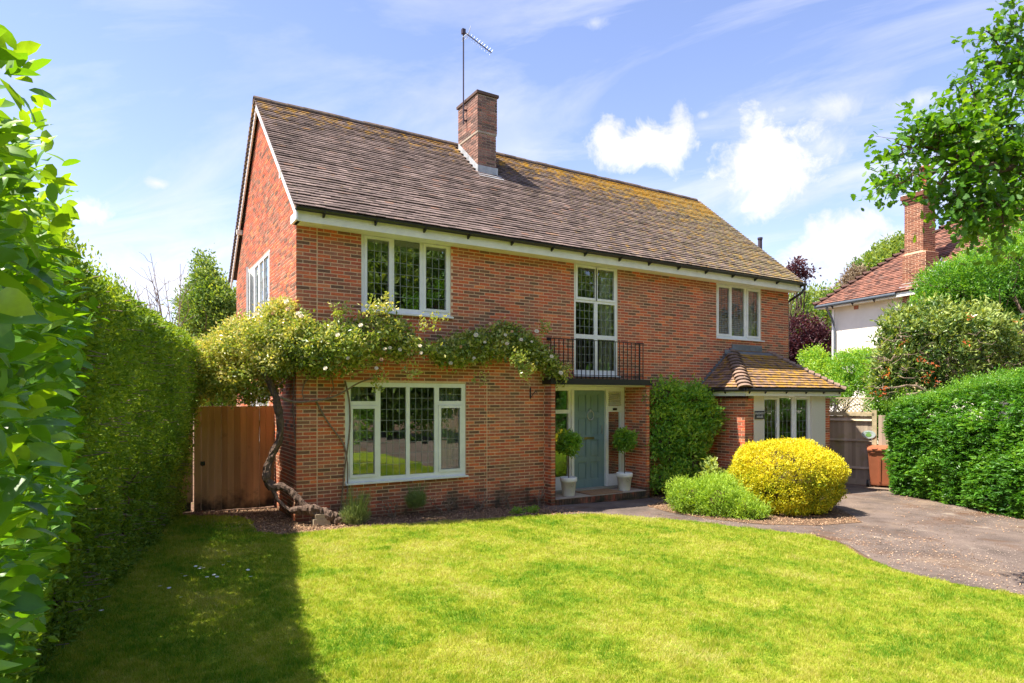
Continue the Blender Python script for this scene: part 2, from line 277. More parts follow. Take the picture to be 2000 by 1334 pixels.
def h3(i, j, k, s=0):
    x = np.sin(i * 127.1 + j * 311.7 + k * 74.7 + s * 19.19) * 43758.5453; return x - np.floor(x)
def vnoise(P, s=0):
    P = np.asarray(P, float); I = np.floor(P); f = P - I; f = f * f * (3 - 2 * f); i, j, k = I.T; r = 0
    for a in (0, 1):
        for b in (0, 1):
            for c in (0, 1):
                r = r + h3(i + a, j + b, k + c, s) * (f[:, 0] if a else 1 - f[:, 0]) * (f[:, 1] if b else 1 - f[:, 1]) * (f[:, 2] if c else 1 - f[:, 2])
    return r
def fbm(P, sc, o=4, s=0):
    r = 0; a = .5
    for q in range(o): r = r + a * vnoise(np.asarray(P) * sc * 2 ** q, s + q); a *= .5
    return r / (1 - .5 ** o)
def unit(v): return v / (np.linalg.norm(v, axis=-1, keepdims=True) + 1e-9)

def kites(mb, P, D, Lg, W, tone, fold=.25, Nn=None):
    """folded pointed leaves, two triangles each, along D from P"""
    n = len(P); D = unit(D); R = unit(rng.normal(size=(n, 3))) if Nn is None else unit(Nn + .5 * rng.normal(size=(n, 3)))
    S = unit(np.cross(D, R)); Q = np.cross(S, D); Lg = np.broadcast_to(Lg, (n,))[:, None]; W = np.broadcast_to(W, (n,))[:, None]
    V = np.stack([P, P + D * Lg * .45 + S * W / 2 + Q * W * fold, P + D * Lg, P + D * Lg * .45 - S * W / 2 + Q * W * fold], 1).reshape(-1, 3)
    i = 4 * np.arange(n)[:, None]; mb.add(V, np.concatenate([i + [0, 1, 2], i + [0, 2, 3]]), np.repeat(np.clip(tone, 0, 1), 4)); return mb
def shell(c, r, n, thick=.25, lump=.25, ls=2.2, power=2., zmin=None):
    """points near the surface of a lumpy (super)ellipsoid, with outward normals"""
    c = np.asarray(c, float); r = np.asarray(r, float); d = unit(rng.normal(size=(n, 3)))
    if power != 2: q = (np.abs(d) ** power).sum(1) ** (-1 / power); d2 = d * q[:, None]
    else: d2 = d
    k = 1 - thick * rng.random(n) ** 1.6 + lump * (fbm(d * ls + c * .7, 1, 3, 5) - .5) * 2
    P = c + d2 * r * k[:, None]; Nn = unit(d / r)
    if zmin is not None: P[:, 2] = np.maximum(P[:, 2], zmin + .02 * rng.random(n))
    return P, Nn
def sprigs(mb, P, Nn, k, spread, Lg, W, up=.35, out=.7, rnd=.8, tbase=.5, tvar=.25, tn=1.5, seed=0, light=0.):
    """k leaves around every sprig point"""
    n = len(P); Pk = np.repeat(P, k, 0); Nk = np.repeat(Nn, k, 0); o = rng.normal(size=Pk.shape) * spread
    D = unit(Nk * out + rng.normal(size=Pk.shape) * rnd + Z3 * up); Pk = Pk + o
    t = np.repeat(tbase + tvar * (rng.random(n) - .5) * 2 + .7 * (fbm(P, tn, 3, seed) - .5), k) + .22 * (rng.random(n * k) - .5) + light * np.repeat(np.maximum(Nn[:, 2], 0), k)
    l = Lg * (.7 + .6 * rng.random(n * k)); return kites(mb, Pk, D, l, W / Lg * l, t)
def cloud(blobs, per, k, spread, Lg, W, thick=.3, lump=.25, power=2., zmin=None, density=None, **kw):
    mb = MB()
    tot = sum(np.prod(np.asarray(b[1])) ** (2 / 3) for b in blobs)
    for b in blobs:
        n = int(per * np.prod(np.asarray(b[1])) ** (2 / 3) / tot); P, Nn = shell(b[0], b[1], n, thick, lump, power=power, zmin=zmin); sprigs(mb, P, Nn, k, spread, Lg, W, **kw)
    return mb
def limb(mb, a, b, r0, r1, k=6, seg=7, wob=.05, t=0.):
    a = np.asarray(a, float); b = np.asarray(b, float); s = np.linspace(0, 1, seg)[:, None]; P = a + (b - a) * s; P[1:-1] += rng.normal(size=(seg - 2, 3)) * wob * np.linalg.norm(b - a)
    mb.tube(P, np.linspace(r0, r1, seg), k, t); return P
def spline(pts, n=40):
    pts = np.asarray(pts, float); d = np.r_[0, np.cumsum(np.linalg.norm(np.diff(pts, axis=0), axis=1))]; s = np.linspace(0, d[-1], n)
    q = np.stack([np.interp(s, d, pts[:, i]) for i in range(pts.shape[1])], 1)
    for _ in range(2): q[1:-1] = (q[:-2] + 2 * q[1:-1] + q[2:]) / 4
    return q
def rect_minus(rect, holes):
    u0, u1, z0, z1 = rect; xs = sorted({u0, u1, *[min(max(h[i], u0), u1) for h in holes for i in (0, 1)]}); out = []
    for a, b in zip(xs[:-1], xs[1:]):
        if b - a < 1e-5: continue
        m = (a + b) / 2; zs = sorted([(max(h[2], z0), min(h[3], z1)) for h in holes if h[0] < m < h[1]]); z = z0
        for p, q in zs:
            if p > z + 1e-5: out.append((a, b, z, p))
            z = max(z, q)
        if z < z1 - 1e-5: out.append((a, b, z, z1))
    return out
FRONT = (np.zeros(3), np.array([1., 0, 0]), np.array([0, -1., 0])); GABLE = (np.zeros(3), np.array([0, 1., 0]), np.array([-1., 0, 0]))

# ------------------------------------------------------------------ ground
def flat(name, pts, h, m, kind='structure'):
    return MB().poly([(x, y, gz(x) + h) for x, y in pts]).build(name, m, kind=kind)
flat('ground', [(-250, -250), (300, -250), (300, 300), (-250, 300)], -.012, 'soil')
drive = [(4.5, -1.3), (4.6, .55), (7.6, .55), (9, -.02), (18, .3), (34, -6), (34, -30), (7, -30), (6.2, -10), (6.05, -7.6), (5.85, -7.06), (5.86, -6.38), (6.2, -5.8), (6.75, -5.19), (7.05, -4.51), (6.75, -4.0), (6.45, -3.52), (6.1, -2.73), (5.54, -1.9)]
flat('driveway', drive, -.006, 'asph')
bedp = [(6.6, -1.1), (6.45, -1.85), (6.6, -2.8), (7.05, -3.5), (7.85, -3.98), (8.9, -4.15), (9.5, -3.6), (10.3, -2.75), (10.6, -1.9), (10.4, -1.1), (9.56, -.9), (9.5, -.03), (7.48, -.03), (7.5, -.7)]
flat('flower_bed', bedp, -.001, 'soil')
lawnp = [(-6, 1.3), (-1.6, 1.35), (-.75, .95), (-.60, .3), (-.71, -.5), (-.37, -1.0), (0, -.9), (.76, -.84), (2.1, -.98), (3.42, -1.1), (4.4, -1.25), (5.1, -1.5), (5.5, -1.95), (6.05, -2.75), (6.4, -3.5), (6.65, -4.0), (6.9, -4.5), (6.66, -5.15), (6.12, -5.75), (5.8, -6.38), (5.78, -7.06), (5.95, -7.6), (6.1, -10), (6.5, -14), (-7, -14)]
flat('lawn', lawnp, .006, 'turf')
def inpoly(P, poly):
    x, y = P[:, 0], P[:, 1]; c = np.zeros(len(P), bool); poly = np.asarray(poly); j = len(poly) - 1
    for i in range(len(poly)):
        a, b = poly[i], poly[j]; m = ((a[1] > y) != (b[1] > y)) & (x < (b[0] - a[0]) * (y - a[1]) / (b[1] - a[1] + 1e-12) + a[0]); c ^= m; j = i
    return c
def seen(P, mx=60):
    d = P - CAM; z = d @ FW; x = 1000 + F * (d @ RT) / z; y = HY - F * d[:, 2] / z; return (z > .3) & (x > -mx) & (x < 2000 + mx) & (y > -mx) & (y < 1334 + mx)
def grass():
    n = 2700000; z = 3.4 + 14.3 * rng.random(n) ** 1.35; x = (rng.random(n) * 2.0 - .90) * z; P = CAM + z[:, None] * FW + x[:, None] * RT; P[:, 2] = gz(P[:, 0]) + .004
    w = fbm(P * [1, 1, 0], 5, 2, 9) * .05; P2 = P.copy(); P2[:, :2] += (w - .025)[:, None] * 2
    P = P[inpoly(P2, lawnp)]; P = P[:800000]; n = len(P); d = (P - CAM) @ FW
    h = (.016 + .020 * rng.random(n)) * (1 + .05 * np.maximum(d - 6, 0)) * (.35 + 1.3 * fbm(P * [1, 1, 0], 11, 2, 3)); w = .0060 * (1 + .09 * np.maximum(d - 5, 0))
    an = rng.random(n) * 6.283; S = np.stack([np.cos(an), np.sin(an), 0 * an], 1); lean = rng.normal(size=(n, 3)) * [.016, .016, 0] * (1 + .05 * np.maximum(d - 6, 0))[:, None]
    V = np.stack([P - S * w[:, None] / 2, P + S * w[:, None] / 2, P + lean + Z3 * h[:, None]], 1).reshape(-1, 3)
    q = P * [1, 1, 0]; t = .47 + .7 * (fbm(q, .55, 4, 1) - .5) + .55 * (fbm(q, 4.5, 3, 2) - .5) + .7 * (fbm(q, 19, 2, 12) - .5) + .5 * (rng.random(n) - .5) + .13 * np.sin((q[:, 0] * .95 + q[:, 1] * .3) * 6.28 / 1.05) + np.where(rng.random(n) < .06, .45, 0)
    t -= .30 * np.clip((-.2 - q[:, 0]) / 1.0, 0, 1)  # lusher, darker green put into the tone where the hedge shadow falls
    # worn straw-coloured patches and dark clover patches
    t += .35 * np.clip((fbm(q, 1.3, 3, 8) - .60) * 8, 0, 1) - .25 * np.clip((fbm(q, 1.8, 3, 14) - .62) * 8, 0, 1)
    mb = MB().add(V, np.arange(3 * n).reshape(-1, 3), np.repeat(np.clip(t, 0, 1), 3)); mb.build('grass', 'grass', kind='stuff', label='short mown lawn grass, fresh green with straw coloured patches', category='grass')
grass()
def litter(name, poly, n, m, size, lab, cat, w=None, flatn=.3):
    poly = np.asarray(poly); lo_ = poly.min(0); hi_ = poly.max(0); P = np.c_[lo_ + (hi_ - lo_) * rng.random((n, 2)), np.zeros(n)]; P = P[inpoly(P, poly)]
    if w is not None: P = P[rng.random(len(P)) < w(P)]
    P[:, 2] = gz(P[:, 0]) + .004 + .006 * rng.random(len(P)); D = unit(rng.normal(size=P.shape) * [1, 1, flatn]); return P, D
bed_front = [(-1.9, 1.6), (0, 1.6), (0, -.02), (4.9, -.02), (4.9, -1.3), (4.4, -1.32), (3.4, -1.15), (2.1, -1.03), (.7, -.9), (-.05, -.95), (-.4, -1.08), (-.8, -.5), (-.7, .3), (-.85, .9), (-1.6, 1.3)]
mb = MB()
for poly, n in ((bed_front, 17000), (bedp, 13000), ([(-1.6, .2), (-1.4, 1.75), (0, 1.75), (0, -.7), (-.4, -.9)], 5000), ([(5.6, -1.6), (9, -4.6), (15, -1.5), (13, -6), (7, -5.6)], 2500), ([(6.1, -5.9), (7.6, -4.4), (8.6, -5.4), (6.6, -8.5), (5.9, -7.6)], 1500), ([(13, -2.2), (15.4, -1), (15.2, -.2), (13.8, -1.6), (12.2, -4.4), (11.2, -7.5), (11.9, -7.5)], 5000)):
    P, D = litter('x', poly, n, None, 0, '', ''); kites(mb, P, D, .03, .018, rng.random(len(P)), .1, Nn=np.tile(Z3, (len(P), 1)) * 3)
mb.build('leaf_litter', 'litter', kind='stuff', label='dry brown leaf litter strewn over the soil beds', category='litter')
P, D = litter('x', drive, 480000, None, 0, '', '', w=lambda P: np.clip(1.2 * (fbm(P, .7, 3, 4) - .42) + .75 * np.exp(-((P[:, 0] - 6.6) ** 2) / 1.4) * (P[:, 1] < -4.6), 0, .95) * (P[:, 0] < 14) * (P[:, 1] > -9.5))
P = P[seen(P)]; n = len(P); s = (.003 + .006 * rng.random(n) ** 2)[:, None]; a = rng.random(n) * 6.28; c, q = np.cos(a)[:, None], np.sin(a)[:, None]; X = np.array([1., 0, 0]); Y = np.array([0, 1., 0])
P[:, 2] -= .004
V = np.stack([P + s * (c * X + q * Y), P + s * (-q * X + c * Y), P - s * (c * X + q * Y), P + s * (q * X - c * Y), P + s * .8 * Z3], 1).reshape(-1, 3); i = 5 * np.arange(n)[:, None]
MB().add(V, np.concatenate([i + [0, 1, 4], i + [1, 2, 4], i + [2, 3, 4], i + [3, 0, 4]]), np.repeat(rng.random(n), 5)).build('gravel', 'gravel', kind='stuff', label='loose pale gravel scattered on the worn driveway', category='gravel')

# ------------------------------------------------------------------ the brick house
HX, HD, HR, HE = 12.685, 6.35, 8.10, 4.86          # length, depth, ridge height, height of brickwork at the eaves
house = thing('brick_house', (0, 0, 0), 'two storey brick house with tiled gable roof, leaded white windows and grey green front door', 'house')
BP, BH, CP = .225, .0465, .061
SINGLE = []                                        # (distance, matrix) of whole bricks near the camera
BW = MB()
def bricks(fr, u0, u1, z0, z1, holes=(), lim=None, phase=0, single=False, mb=None, proud=0., tones=None, seams=()):
    mb = mb or BW; B = []; T = []
    for r in range(int(round(z0 / CP)), int(z1 / CP) + 1):
        za = r * CP; zb = za + BH
        if za < z0 - .02 or zb > z1 + .02: continue
        ua, ub = (u0, u1) if lim is None else lim((za + zb) / 2)
        if ub <= ua: continue
        off = BP / 2 if (r + phase) % 2 else 0
        k0 = math.floor((ua - off - u0) / BP); cuts = []
        for h in holes:
            if h[2] < zb - .012 and h[3] > za + .012: cuts.append((h[0], h[1]))
        for sm, zt in seams:
            if zb < zt: cuts.append((sm - .005, sm + .005))
        for k in range(k0, int((ub - u0) / BP) + 2):
            a = u0 + off + k * BP; b = a + BP - .0135; segs = [(max(a, ua), min(b, ub))]
            for c0, c1 in cuts:
                ns = []
                for p, q in segs:
                    if c1 <= p or c0 >= q: ns.append((p, q)); continue
                    if c0 > p: ns.append((p, min(q, c0 - .004)))
                    if c1 < q: ns.append((max(p, c1 + .004), q))
                segs = ns
            for p, q in segs:
                if q - p < .03: continue
                pr = proud + random.uniform(-.002, .002)
                if single and q - p > .211 and not cuts:
                    o = fr[0] + p * fr[1] + za * Z3; SINGLE.append((np.linalg.norm(o - CAM) * (1 if fr is FRONT else 2.0), p, za, fr, pr)); continue
                B.append((p, q, -.008, pr, za, zb)); T.append(random.random() if tones is None else tones())
    if B: mb.boxes(np.array(B), fr, np.array(T), back=False)
# openings on the front: u0,u1,z0,z1
W_UL = (1.08, 2.77, 3.50, 4.86); W_LL = (.80, 3.08, .57, 2.28); W_TW = (5.60, 6.78, 2.49, 4.86); W_UR = (9.90, 11.57, 3.48, 4.82); DOOR = (4.93, 7.39, -.3, 2.29)
G_UP = (2.19, 4.54, 3.33, 4.86); G_LO = (2.27, 4.27, 1.15, 2.24)
def walls():
    holes = [W_UL, W_LL, W_TW, W_UR, DOOR]; m = MB()
    for a, b, c, d in rect_minus((.006, HX - .004, -.4, HE), holes): m.box(a, b, -.28, -.004, c, d, FRONT)
    m.build('wall_front', 'mortar', house)
    m = MB(); sl = (HR - .05 - HE) / (HD / 2)
    for a, b, c, d in rect_minus((.006, HD, -.4, HE), [G_UP, G_LO]): m.box(a, b, -.28, -.004, c, d, GABLE)
    m.prism([(.004, .004, HE), (.004, HD, HE), (.004, HD / 2, HR - .07)], np.array([.25, 0, 0]))
    m.build('wall_gable', 'mortar', house)
    m = MB(); m.box(HX - .25, HX, 0.01, HD, -.5, HE); m.box(0.26, HX - .25, HD - .25, HD, -.4, HE); m.prism([(HX - .25, .006, HE), (HX - .25, HD, HE), (HX - .25, HD / 2, HR - .07)], np.array([.25, 0, 0])); m.build('wall_rear', 'mortar', house)
    bricks(FRONT, 0, HX, -.30, HE, holes + [(9.53, HX + .1, -.4, 1.98)], single=True, seams=((.335, 4.9), (3.53, 2.35)))
    def lim(z):
        if z < HE: return (0, HD)
        k = (z - HE) / (HR - .1 - HE) * HD / 2; return (k, HD - k)
    bricks(GABLE, 0, HD, -.12, HR - .1, [G_UP, G_LO], lim=lim, phase=1, single=True)
    # inside of the house: floors and back walls seen through the glass
    m = MB(); m.box(.3, HX - .3, -2.9, -2.8, -.1, HE, FRONT); m.box(.3, HX - .3, -2.8, -.3, 2.42, 2.47, FRONT); m.box(.3, HX - .3, -2.8, -.3, .0, .05, FRONT)
    for x in (3.6, 4.86, 7.5, 9.4): m.box(x, x + .08, -2.8, -.3, .05, HE, FRONT)
    m.build('interior_wall', 'room', house)
walls()
def finish_bricks():
    SINGLE.sort(key=lambda q: q[0]); me = {}
    for fr in (FRONT, GABLE):
        me[id(fr)] = MB().boxes([[0, .2115, -.008, 0, 0, BH]], (np.zeros(3), fr[1], fr[2]), back=False).mesh('brick', M['brick1'])
    B = []; 
    for i, (d, p, za, fr, pr) in enumerate(SINGLE):
        if i < 296:
            o = fr[0] + p * fr[1] + za * Z3 + pr * fr[2]; link('brick', me[id(fr)], house, Matrix.Translation(Vector(o)))
        else: BW.boxes([[p, p + .2115, -.008, pr, za, za + BH]], fr, random.random(), back=False)
# chimney
def chimney():
    x0, x1, y0, y1, zt = 4.43, 4.90, 2.03, 2.97, 8.86
    c = MB().box(x0 + .006, x1 - .006, y0 + .006, y1 - .006, 6.6, zt).build('chimney', 'mortar2', house)
    mb = MB(); F1 = (np.array([0, y0, 0.]), np.array([1., 0, 0]), np.array([0, -1., 0])); F2 = (np.array([x0, 0, 0.]), np.array([0, 1., 0]), np.array([-1., 0, 0])); F3 = (np.array([x1, 0, 0.]), np.array([0, 1., 0]), np.array([1., 0, 0]))
    for lo_, hi_, pr in ((6.6, 7.99, .0), (8.02, 8.86, .018)):
        bricks(F1, x0 - pr, x1 + pr, lo_, hi_, mb=mb, proud=pr); bricks(F2, y0 - pr, y1 + pr, lo_, hi_, mb=mb, proud=pr, phase=1); bricks(F3, y0 - pr, y1 + pr, lo_, hi_, mb=mb, proud=pr, phase=1)
    mb.build('chimney_brickwork', 'chim', c, kind='stuff')
    MB().box(x0 - .012, x1 + .012, y0 - .012, y1 + .012, 8.0, 8.86).build('upper_shaft', 'mortar2', c)
    MB().box(x0 - .05, x1 + .05, y0 - .05, y1 + .05, 8.87, 8.93).build('chimney_cap', 'chim', c)
    MB().lathe([(.0, .06), (.06, .05), (.13, .0)], ((x0 + x1) / 2, (y0 + y1) / 2, 8.93), 12).build('flaunching', 'mortar2', c)
    zf = lambda y: 5.0 + (y + .38) * SL
    m = MB(); m.prism([(x0 - .025, y0 - .03, zf(y0 - .03) - .05), (x0 - .025, y1, zf(y1) - .05), (x0 - .025, y1, zf(y1) + .16), (x0 - .025, y0 - .03, zf(y0) + .16)], np.array([.015, 0, 0]))
    m.prism([(x1 + .012, y0 - .03, zf(y0 - .03) - .05), (x1 + .012, y1, zf(y1) - .05), (x1 + .012, y1, zf(y1) + .16), (x1 + .012, y0 - .03, zf(y0) + .16)], np.array([.015, 0, 0]))
    m.box(x0 - .025, x1 + .025, y0 - .045, y0 - .028, zf(y0) - .06, zf(y0) + .17)
    m.prism([(x0 - .06, y0 - .04, zf(y0 - .04) + .045), (x1 + .10, y0 - .04, zf(y0 - .04) + .045), (x1 + .10, y0 - .20, zf(y0 - .2) + .045), (x0 - .06, y0 - .20, zf(y0 - .2) + .045)], np.array([0, 0, .006]))
    m.build('flashing', 'leadw', c)
SL = (HR - .03 - 5.0) / (HD / 2 + .38)
chimney()
# roof tiles: generic plane tiler
def tile_plane(O, U, S, L, H, w=.165, g=.1, lim=None, skip=None, jit=1., over=.035, th=.012):
    Nn = np.cross(U, S); Nn = Nn / np.linalg.norm(Nn); Nn = Nn if Nn[2] > 0 else -Nn; out = []
    for r in range(int(H / g) + 1):
        s0 = r * g; ua, ub = (0, L) if lim is None else lim(s0)
        if ub - ua < .03: continue
        off = (w / 2) * (r % 2); k = math.floor((ua - off) / w); wav = .004 * math.sin(r * 1.7) * jit
        while off + k * w < ub:
            a = max(off + k * w + .0015, ua); b = min(off + (k + 1) * w - .0015, ub); k += 1
            if b - a < .025 or s0 > H: continue
            if skip and skip(O + U * (a + b) / 2 + S * s0): continue
            s1 = min(s0 + g + over, H + .02); t = random.random(); l1 = random.uniform(0, .006) * jit; l2 = random.uniform(0, .006) * jit; ds = random.uniform(-.005, .005) * jit
            out.append((a, b, s0 + ds, s1, .030 + wav + l1, .030 + wav + l2, t))
    return O, U, S, Nn, np.array(out), th
def tiles_mesh(mb, T):
    O, U, S, Nn, A, th = T
    a, b, s0, s1, l1, l2, t = A.T
    def p(u, s, n): return O + u[:, None] * U + s[:, None] * S + n[:, None] * Nn
    z = 0 * a
    V = np.stack([p(a, s0, l1), p(b, s0, l2), p(b, s1, z + .006), p(a, s1, z + .006), p(a, s0, l1 + th), p(b, s0, l2 + th), p(b, s1, z + .006 + th), p(a, s1, z + .006 + th)], 1).reshape(-1, 3)
    i = 8 * np.arange(len(A))[:, None, None]; Fc = (np.array([[4, 5, 6, 7], [0, 1, 5, 4], [0, 4, 7, 3], [1, 2, 6, 5], [0, 3, 2, 1]])[None] + i).reshape(-1, 4); mb.add(V, Fc, np.repeat(t, 8))
RT_ = MB()
def roof():
    U = np.array([1., 0, 0]); S = unit(np.array([0, 1., SL])); O = np.array([-.12, -.38, 5.0]); H = (HD / 2 + .38) / S[1]
    Tn = tile_plane(O, U, S, HX + .22, H, skip=lambda P: 4.41 < P[0] < 4.92 and 2.0 < P[1] < 3.0)
    A = Tn[4]; C3 = O + ((A[:, 0] + A[:, 1]) / 2)[:, None] * U + A[:, 2][:, None] * S; full = (A[:, 1] - A[:, 0]) > .16
    d = np.linalg.norm(C3 - CAM, axis=1) + np.where(full, 0, 99); order = np.argsort(d); sg = order[:292]; rest = order[292:]
    me = MB(); tiles_mesh(me, (np.zeros(3), U, S, Tn[3], np.array([[0, .162, 0, .135, .030, .030, .5]]), .016)); me = me.mesh('roof_tile', M['tile1'])
    for i in sg:
        o = O + A[i, 0] * U + A[i, 2] * S + (A[i, 4] - .030) * Tn[3]; link('roof_tile', me, house, Matrix.Translation(Vector(o)))
    tiles_mesh(RT_, (O, U, S, Tn[3], A[rest], .016))
    # roofing under the tiles, rear slope
    m = MB(); m.prism([(-.10, -.36, 5.0), (HX + .09, -.36, 5.0), (HX + .09, HD / 2, HR - .03), (-.10, HD / 2, HR - .03)], np.array([0, 0, -.03]))
    m.build('roof_deck', 'tile', house)
    zr = lambda y: HR - .03 - (y - HD / 2) * SL
    m = MB(); ys = np.arange(0, 48) * .1 * S[1]
    m.prism([(-.12, HD / 2, HR - .02), (HX + .09, HD / 2, HR - .02), (HX + .09, HD + .40, zr(HD + .40)), (-.12, HD + .40, zr(HD + .40))], np.array([0, 0, .02]))
    for y in ys: yy = HD / 2 + y; m.box(-.125, -.02, yy - .01, yy + .1, zr(yy + .1) + .02, zr(yy) + .03)
    m.build('rear_roof', 'tile', house)
    me = MB(); an = np.linspace(-.2, math.pi + .2, 9); rr = .115
    V = np.array([[x, rr * math.cos(a) * 1.0, rr * math.sin(a) * .85] for x in (0, .33) for a in an] + [[x, (rr - .02) * math.cos(a), (rr - .02) * math.sin(a) * .85] for x in (0, .33) for a in an]); n = 9
    Fc = [[i, i + 1, i + n + 1, i + n] for i in range(n - 1)] + [[i, i + 1, i + 2 * n + 1, i + 2 * n] for i in range(n - 1)] + [[i + n, i + n + 1, i + 3 * n + 1, i + 3 * n] for i in range(n - 1)]
    me.add(V, Fc); me = me.mesh('ridge_tile', M['ridge'], False)
    x = -.13; 
    while x < HX - .2:
        link('ridge_tile', me, house, Matrix.Translation((x, HD / 2, HR - .05 + random.uniform(-.008, .008))) @ Matrix.Rotation(random.uniform(-.012, .012), 4, 'Y')); x += .327
    # verge mortar, bargeboards, fascia, soffit
    for nm, x, mm, k in (('verge_mortar', -.10, 'mortar', .012), ('bargeboard', -.085, 'white', .0)):
        m = MB(); h0, h1 = ((-.035, .004) if k else (-.20, -.036)); w = .07 if k else .03
        for s in (-1, 1):
            ya, yb = (-.38, HD / 2) if s < 0 else (HD / 2, HD + .40)
            za = 5.0 + (ya + .38) * SL if s < 0 else zr(ya); zb = 5.0 + (yb + .38) * SL if s < 0 else zr(yb)
            m.prism([(x, ya, za + h0), (x, yb, zb + h0), (x, yb, zb + h1), (x, ya, za + h1)], np.array([w, 0, 0]))
        m.build(nm, mm, house)
    m = MB(); m.box(-.088, .0, -.335, .0, 4.80, 4.93); m.box(-.088, -.05, -.36, -.335, 4.83, 4.95); m.build('eave_box_end', 'white', house)
    MB().box(-.05, HX + .05, -.34, -.315, 4.79, 4.965).build('fascia', 'cream', house)
    MB().box(-.05, HX + .05, -.314, -.013, 4.80, 4.815).build('soffit', 'cream', house)
    m = MB(); an = np.linspace(math.pi, 2 * math.pi, 8); c0 = np.array([0, -.40, 4.995]); P = [(c0[1] + .058 * math.cos(a), c0[2] + .058 * math.sin(a)) for a in an]; Pi = [(c0[1] + .05 * math.cos(a), c0[2] + .05 * math.sin(a)) for a in an]
    V = [[x, p[0], p[1]] for x in (-.10, HX + .14) for p in P] + [[x, p[0], p[1]] for x in (-.10, HX + .14) for p in Pi]
    Fc = [[i, i + 1, i + 9, i + 8] for i in range(7)] + [[i + 16, i + 17, i + 25, i + 24] for i in range(7)] + [[0, 16, 24, 8], [7, 23, 31, 15]] + [[i, i + 1, i + 17, i + 16] for i in range(7)] + [[i + 8, i + 9, i + 25, i + 24] for i in range(7)]
    g = m.add(V, Fc).build('gutter', 'gutter', house)
    bm = MB().prism([(-.0125, -.345, 4.985), (-.0125, -.46, 4.985), (-.0125, -.445, 4.935), (-.0125, -.345, 4.885)], np.array([.03, 0, 0])).mesh('bracket', M['black'])
    for k in range(15): link('bracket', bm, g, Matrix.Translation((.32 + k * .88 + random.uniform(-.06, .06), 0, 0)))
    MB().tube([(HX + .10, -.40, 4.96), (HX + .10, -.40, 4.86), (HX + .07, -.33, 4.76), (HX + .05, -.05, 4.62), (HX + .05, .06, 4.55), (HX + .05, .08, 2.0)], .035, 8).build('downpipe', 'gutter', house, smooth=True)
    MB().lathe([(.07, 0), (.07, .5), (.085, .5), (.085, .56), (.06, .56)], at(1484.5, 497, 21.3), 10).build('flue_pipe', 'mast', house)
    MB().box(-.10, .0, .74, .84, 5.78, 5.90).build('purlin_end', 'cream', house); MB().box(-.12, .0, 5.42, 5.50, 5.84, 5.95).build('purlin_end', 'cream', house)
roof()

# windows
def slab(m, rects, n0, n1, fr): m.boxes([[a, b, n0, n1, c, d] for a, b, c, d in rects], fr)
def window(fr, R, lights, single=False, sill=True, sillw=.03, dep=-.02, jit=.005, label=None, fm='white', glass='glass'):
    """lights: (u0,u1,z0,z1,cols,rows,casement) are the glass openings inside R"""
    u0, u1, z0, z1 = R; holes = []; cas = []
    for l in lights:
        e = .058 if l[6] else 0; holes.append((l[0] - e, l[1] + e, l[2] - e, l[3] + e))
    m = MB(); slab(m, rect_minus((u0 + .003, u1 - .003, z0 + .003, z1 - .003), holes), -.075, dep, fr); w = m.build('window', fm, house, label=label)
    if sill: MB().box(u0 - .005, u1 + sillw, -.05, .055, z0 - .028, z0 + .002, fr).build('sill', fm, w)
    cm = MB(); 
    for l in lights:
        a, b, c, d, nc, nr, cs = l; gn = dep - .025
        if cs:
            s = MB(); slab(s, rect_minus((a - .056, b + .056, c - .056, d + .056), [(a, b, c, d)]), -.06, dep + .016, fr); slab(s, rect_minus((a - .006, b + .006, c - .006, d + .006), [(a, b, c, d)]), dep + .016, dep + .006, fr); s.build('sash', fm, w); gn = dep - .010
        cw, ch = (b - a) / nc, (d - c) / nr
        if single:
            gm = MB().box(-cw / 2 + .001, cw / 2 - .001, -.002, .002, -ch / 2 + .001, ch / 2 - .001, (np.zeros(3), fr[1], fr[2])).mesh('pane', M[glass])
            for i in range(nc):
                for j in range(nr):
                    o = fr[0] + (a + (i + .5) * cw) * fr[1] + (c + (j + .5) * ch) * Z3 + gn * fr[2]
                    link('pane', gm, w, Matrix.Translation(Vector(o)) @ Matrix.Rotation(random.gauss(0, jit * .5), 4, 'Z') @ Matrix.Rotation(random.gauss(0, jit * .5), 4, 'X' if fr is not GABLE else 'Y'))
        else:
            g = MB()
            for i in range(nc):
                for j in range(nr):
                    q = [fr[0] + uu * fr[1] + (gn + random.gauss(0, .0007 * jit / .012)) * fr[2] + zz * Z3 for uu, zz in ((a + i * cw, c + j * ch), (a + (i + 1) * cw, c + j * ch), (a + (i + 1) * cw, c + (j + 1) * ch), (a + i * cw, c + (j + 1) * ch))]; g.poly(q)
            g.build('pane', glass, w)
        for i in range(1, nc): cm.box(a + i * cw - .0034, a + i * cw + .0034, gn - .005, gn + .005, c, d, fr)
        for j in range(1, nr): cm.box(a, b, gn - .0045, gn + .0045, c + j * ch - .0034, c + j * ch + .0034, fr)
    if cm.n: cm.build('lead_came', 'came', w)
    return w
def curtain(w, fr, a, b, c, d, n=-.2, folds=6, m='curtain'):
    k = folds * 8; u = np.linspace(a, b, k); dn = n + .03 * np.sin(np.linspace(0, folds * 2 * np.pi, k)) + .008 * rng.normal(size=k)
    lo_ = fr[0] + u[:, None] * fr[1] + dn[:, None] * fr[2] + c * Z3; hi_ = lo_ + (d - c) * Z3; i = np.arange(k - 1)
    MB().add(np.concatenate([lo_, hi_]), np.stack([i, i + 1, i + 1 + k, i + k], 1)).build('curtain', m, w, smooth=True)
w = window(FRONT, W_UL, [(1.19, 1.57, 3.63, 4.74, 3, 6, 1), (1.675, 2.165, 3.59, 4.80, 4, 6, 0), (2.28, 2.665, 3.63, 4.74, 3, 6, 1)], single=True)
